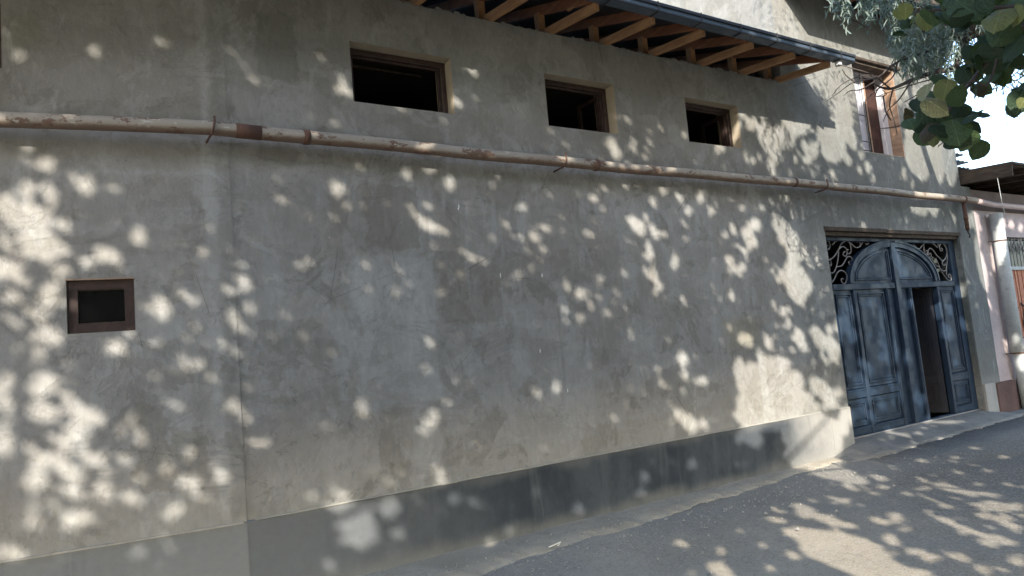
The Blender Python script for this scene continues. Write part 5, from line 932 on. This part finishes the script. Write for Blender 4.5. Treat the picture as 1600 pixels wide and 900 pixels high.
# --- the near branch with separate large rounded leaves
def round_leaf_mesh(seed, mat):
    rg = random.Random(seed); out = []
    prof = [(0.0, .0), (-.06, .16), (.02, .34), (.20, .47), (.42, .50), (.64, .43), (.84, .26), (.97, .07), (1.02, 0)]
    cl, fo, tw = rg.uniform(.15, .55), rg.uniform(-.25, .45), rg.uniform(-.35, .35)
    def pos(a, b): return (b+rg.uniform(-.012, .012), a-.45, -cl*(a-.4)**2-abs(b)*abs(b)*fo*1.6+tw*b*(a-.3)+rg.uniform(-.008, .008)+.03*math.sin(a*9+b*8))
    mb = MB(); mid = [pos(a, 0) for a, b in prof]
    R = [pos(a, b) for a, b in prof[1:-1]]; Lf = [pos(a, -b) for a, b in prof[1:-1]]
    mR = [pos(a, b*.5) for a, b in prof[1:-1]]; mL = [pos(a, -b*.5) for a, b in prof[1:-1]]
    vs = [mid[0]]+mid[1:-1]+[mid[-1]]+mR+R+mL+Lf; n = 7; m0, r1, r2, l1, l2 = 1, 9, 16, 23, 30
    fs = []
    for i in range(n-1):
        fs += [(m0+i, r1+i, r1+i+1, m0+i+1), (r1+i, r2+i, r2+i+1, r1+i+1), (l1+i, m0+i, m0+i+1, l1+i+1), (l2+i, l1+i, l1+i+1, l2+i+1)]
    fs += [(0, r1, m0), (0, r2, r1), (0, m0, l1), (0, l1, l2), (8, m0+n-1, r1+n-1), (8, r1+n-1, r2+n-1), (8, l1+n-1, m0+n-1), (8, l2+n-1, l1+n-1)]
    mb.add(vs, fs)
    me = bpy.data.meshes.new('leaf'); me.from_pydata(mb.v, [], mb.f); me.update(); me.polygons.foreach_set('use_smooth', [True]*len(me.polygons)); me.materials.append(mat); return me
LM = {k: [round_leaf_mesh(i*13+j, M['leaf_'+k]) for j in range(6)] for i, k in enumerate(('dark', 'green', 'yellow', 'pale', 'brown'))}
def put_leaf(px, py, rpx, kind, dist, face=.75, tip=None):
    rg = random; c = AT(px, py, dist); view = (Vector(CAMLOC)-c).normalized()
    n = (view*face+Vector((rg.gauss(0, .45), rg.gauss(0, .45), rg.gauss(.3, .45)))).normalized()
    t = Vector((rg.gauss(0, .6), rg.gauss(0, .6), -.9)) if tip is None else Vector(tip)
    t = (t-n*t.dot(n)).normalized(); s = n.cross(t)*-1
    sc = rpx*1.85/FPX*dist
    o = bpy.data.objects.new('leaf', rg.choice(LM[kind])); COL.objects.link(o); o.parent = ROUND
    mtx = Matrix(((s.x, t.x, n.x, c.x), (s.y, t.y, n.y, c.y), (s.z, t.z, n.z, c.z), (0, 0, 0, 1)))@Matrix.Diagonal((sc, sc, sc, 1))
    o.matrix_world = mtx
    o.matrix_parent_inverse = Matrix.Identity(4)
    o.matrix_basis = Matrix.Translation(-ROUND.location)@mtx
    return o
LEAVES = '''130,60,42,yellow 280,100,58,green 375,95,58,green 455,115,55,dark 160,130,36,dark 85,185,32,green 460,25,72,green 540,85,42,green 665,20,74,green 672,105,78,yellow
690,95,48,dark 785,90,52,yellow 640,230,64,dark 700,180,80,green 785,205,72,dark 745,310,84,dark 640,350,84,dark 582,390,64,dark 690,430,62,dark 765,280,72,dark 490,440,58,dark 400,30,60,dark 330,20,50,green 590,20,60,dark
740,30,60,dark 800,20,60,green 800,150,50,green 820,250,55,dark 560,300,50,dark 610,300,60,dark 700,380,60,dark
365,530,58,yellow 440,570,58,green 545,530,50,dark 400,600,55,dark 500,675,66,dark 200,612,42,dark 262,670,62,green 145,672,36,brown 160,722,46,green 430,690,60,dark
420,765,84,green 345,720,52,green 258,772,60,brown 300,700,60,dark 370,825,52,brown 500,835,62,green 492,792,46,brown 300,812,42,yellow 330,770,55,dark 450,820,55,dark 230,740,45,dark
255,545,54,pale 310,617,72,pale 805,590,62,dark 775,640,42,dark 822,520,48,dark 818,600,30,yellow'''
for tok in LEAVES.split():
    x, y, r, kd = tok.split(','); x, y, r = 1380+float(x)/3.75, float(y)/3.75, float(r)/3.75
    front = kd in ('pale', 'yellow') or y > 125
    for q in range(2 if kd in ('dark', 'green') else 1):
        put_leaf(x+random.gauss(0, r*.6), y+random.gauss(0, r*.6), r*random.uniform(.75, 1.0), random.choice(['dark', 'dark', 'green', 'green', 'yellow'] if y < 120 else ['dark', 'green', 'green', 'brown']), random.uniform(2.95, 3.25), .6)
    put_leaf(x, y, r*1.0, kd, random.uniform(2.62, 2.72) if kd == 'pale' else (random.uniform(2.7, 2.9) if front else random.uniform(2.75, 3.2)), .9 if kd in ('pale', 'yellow') else .7)
for i in range(46):          # the rest of the branch, above and to the right of the picture
    a, b = random.uniform(1500, 1900), random.uniform(-260, 160)
    if a < 1640 and b > -30: continue
    dd = random.uniform(2.8, 3.4)
    if sunny(np.array([tuple(AT(a, b, dd))]), .06)[0]: continue
    put_leaf(a, b, random.uniform(13, 22), random.choice(['dark', 'green', 'green', 'yellow']), dd)
def branch(pts, r, parent, name, mat, n=7):
    c = smooth_curve([tuple(p) for p in pts], 5); k = len(c)
    mb = MB(); mb.tube(c, [r[0]+(r[1]-r[0])*i/(k-1) for i in range(k)], n); return mb.build(name, mat, parent, True)
tx, ty = TRUNKS[3]
branch([(tx-.2, ty, 3.0), (tx-.1, ty+.8, 2.8), (3.9, -5.6, 2.9), AT(1900, -260, 3.41), AT(1720, -60, 3.02), AT(1620, 30, 2.87)], (.032, .010), ROUND, 'limb', M['bark'])
branch([AT(1720, -60, 3.02), AT(1600, 40, 2.94), AT(1545, 95, 2.91), AT(1500, 150, 2.82), AT(1470, 190, 2.79)], (.011, .004), ROUND, 'twig', M['twig'])
branch([AT(1620, 10, 2.94), AT(1540, 12, 2.94), AT(1470, 15, 2.94), AT(1415, 20, 2.94)], (.008, .003), ROUND, 'twig', M['twig'])
branch([AT(1560, 80, 2.91), AT(1545, 130, 2.85), AT(1522, 127, 2.82), AT(1500, 134, 2.79)], (.004, .0025), ROUND, 'twig', M['twig'])
branch([AT(1650, 20, 2.94), AT(1612, 100, 2.94), AT(1602, 150, 2.91)], (.006, .003), ROUND, 'twig', M['twig'])

# --- willow in front of the tower
WX, WY = 10.4, -3.2
wil = empty('willow_tree', (WX, WY, 0), 'willow with narrow silvery leaves trailing in front of the tower window and sky', 'tree')
mb = MB(); c = smooth_curve([(WX, WY, -.05), (WX+.1, WY, 1.5), (WX-.1, WY+.1, 3.2), (WX-.7, WY+.3, 4.6), (WX-1.3, WY+.4, 6.2), (WX-1.5, WY+.4, 7.8)], 5)
mb.tube(c, [.17*(1.2 if i == 0 else 1-.8*i/len(c)) for i in range(len(c))], 10); mb.build('trunk', M['bark'], wil, True)
D = 7.7
branch([c[12], AT(1640, -60, 7.6), AT(1560, -20, D), AT(1528, 25, D), AT(1503, 76, D), AT(1491, 106, D), AT(1462, 112, D), AT(1425, 125, D), AT(1390, 139, D), AT(1362, 130, D)], (.055, .007), wil, 'limb', M['twig'])
branch([AT(1528, 25, D), AT(1500, 50, D+.1), AT(1470, 72, D+.1), AT(1400, 98, D), AT(1375, 120, D-.1), AT(1360, 132, D-.1)], (.016, .005), wil, 'twig', M['twig'])
for pts in ([(1490,106),(1470,120),(1440,128),(1395,142),(1372,150)], [(1417,85),(1372,120),(1335,128),(1310,145),(1292,158)], [(1390,138),(1362,118),(1330,124),(1312,135),(1300,150)],
            [(1425,125),(1405,155),(1388,172),(1380,190)], [(1412,195),(1395,199),(1372,201)], [(1372,120),(1350,112),(1325,105),(1308,100)], [(1335,128),(1322,118),(1316,108)],
            [(1395,140),(1390,165),(1396,185),(1402,210)], [(1362,130),(1345,140),(1328,142),(1318,150)], [(1322,27),(1335,32),(1352,42),(1362,46)], [(1470,112),(1455,135),(1430,150),(1412,160)],
            [(1380,150),(1384,175),(1392,188),(1386,176)], [(1402,98),(1395,120),(1370,140),(1352,158)], [(1440,118),(1425,100),(1405,102)], [(1460,112),(1447,90),(1430,70)], [(1503,76),(1520,60),(1545,55),(1575,60)],
            [(1491,106),(1510,95),(1540,92),(1570,100)], [(1500,60),(1480,40),(1460,20),(1450,-10)], [(1390,139),(1375,137),(1368,150),(1385,148),(1378,140)]):
    branch([AT(x, y, D+random.uniform(-.15, .1)) for x, y in pts], (.008, .003), wil, 'twig', M['twig'], 5)
SP, ST = [], []
def strands(x0, x1, y0, y1, n, lmin, lmax, d0=7.3, d1=8.2):
    for _ in range(n):
        p = AT(random.uniform(x0, x1), random.uniform(y0, y1), random.uniform(d0, d1)); L = random.uniform(lmin, lmax)
        dr = Vector((random.gauss(0, .35), random.gauss(0, .35), -1)).normalized(); q = Vector(p); s = 0
        while s < L:
            q = q+dr*.024; dr = (dr+Vector((random.gauss(0, .08), random.gauss(0, .08), -.08))).normalized(); s += .024
            a = random.uniform(0, 6.28); out = Vector((math.cos(a), math.sin(a), 0))
            tdir = (dr*1.0+out*random.uniform(.3, .9)+Vector((0, 0, -.35))).normalized()
            SP.append(q+tdir*.045); ST.append(tdir)
strands(1385, 1485, -10, 55, 72, .18, .45); strands(1395, 1470, 40, 85, 46, .10, .28); strands(1470, 1560, -20, 70, 42, .12, .42); strands(1300, 1322, -60, 0, 14, .2, .42)
strands(1345, 1400, -50, 5, 40, .15, .32); strands(1550, 1600, 20, 110, 32, .12, .3); strands(1480, 1530, 80, 115, 16, .08, .2); strands(1410, 1452, 78, 100, 22, .06, .16)
strands(1280, 1640, -320, -20, 150, .2, .5); strands(1600, 1900, -300, 60, 120, .3, .8)
NS = len(SP)
VP = np.array([tuple(p) for p in SP]); VT = np.array([tuple(p) for p in ST])
NW = 22000
u = RNG.uniform(7.3, 15.2, NW); v = RNG.uniform(1.9, 6.6, NW); Y = RNG.uniform(-5.0, -1.6, NW)
Q = np.stack([u+SUNV[0]*Y, Y, v+SUNV[2]*Y], 1)
dens = np.where(v > 4.7, .10, 1.0)*np.where(u < 8.3, np.clip((u-7.3)/1.0, 0, 1), 1)
ok = (RNG.random(NW) < dens)&~in_frame(Q, 40)&(np.linalg.norm(Q-CAMLOC, axis=1) > 2.2)&~sunny(Q, .012)
N2 = 34000                 # unseen willow leaves added to the right, screening sky light off the gate wall
Q2 = np.stack([RNG.normal(11.8, 1.7, N2), RNG.normal(-3.9, 1.0, N2), RNG.normal(6.0, 1.5, N2)], 1)
ok2 = (Q2[:, 1] < -1.3)&(Q2[:, 2] > 3.0)&~in_frame(Q2, 40)&~sunny(Q2, .012)
Q = np.concatenate([Q[ok], Q2[ok2]]); QT = RNG.normal(0, .33, (len(Q), 3))+np.array([.12, .05, -1.0])
VP = np.concatenate([VP, Q]); VT = np.concatenate([VT, QT]); n = len(VP)
s = RNG.uniform(.07, .115, n); s[:NS] *= .78
leaf_cloud('foliage', VP, RNG.normal(0, 1, (n, 3)), VT, s, s*RNG.uniform(.16, .24, n), M['willow'], wil, .12, .1)
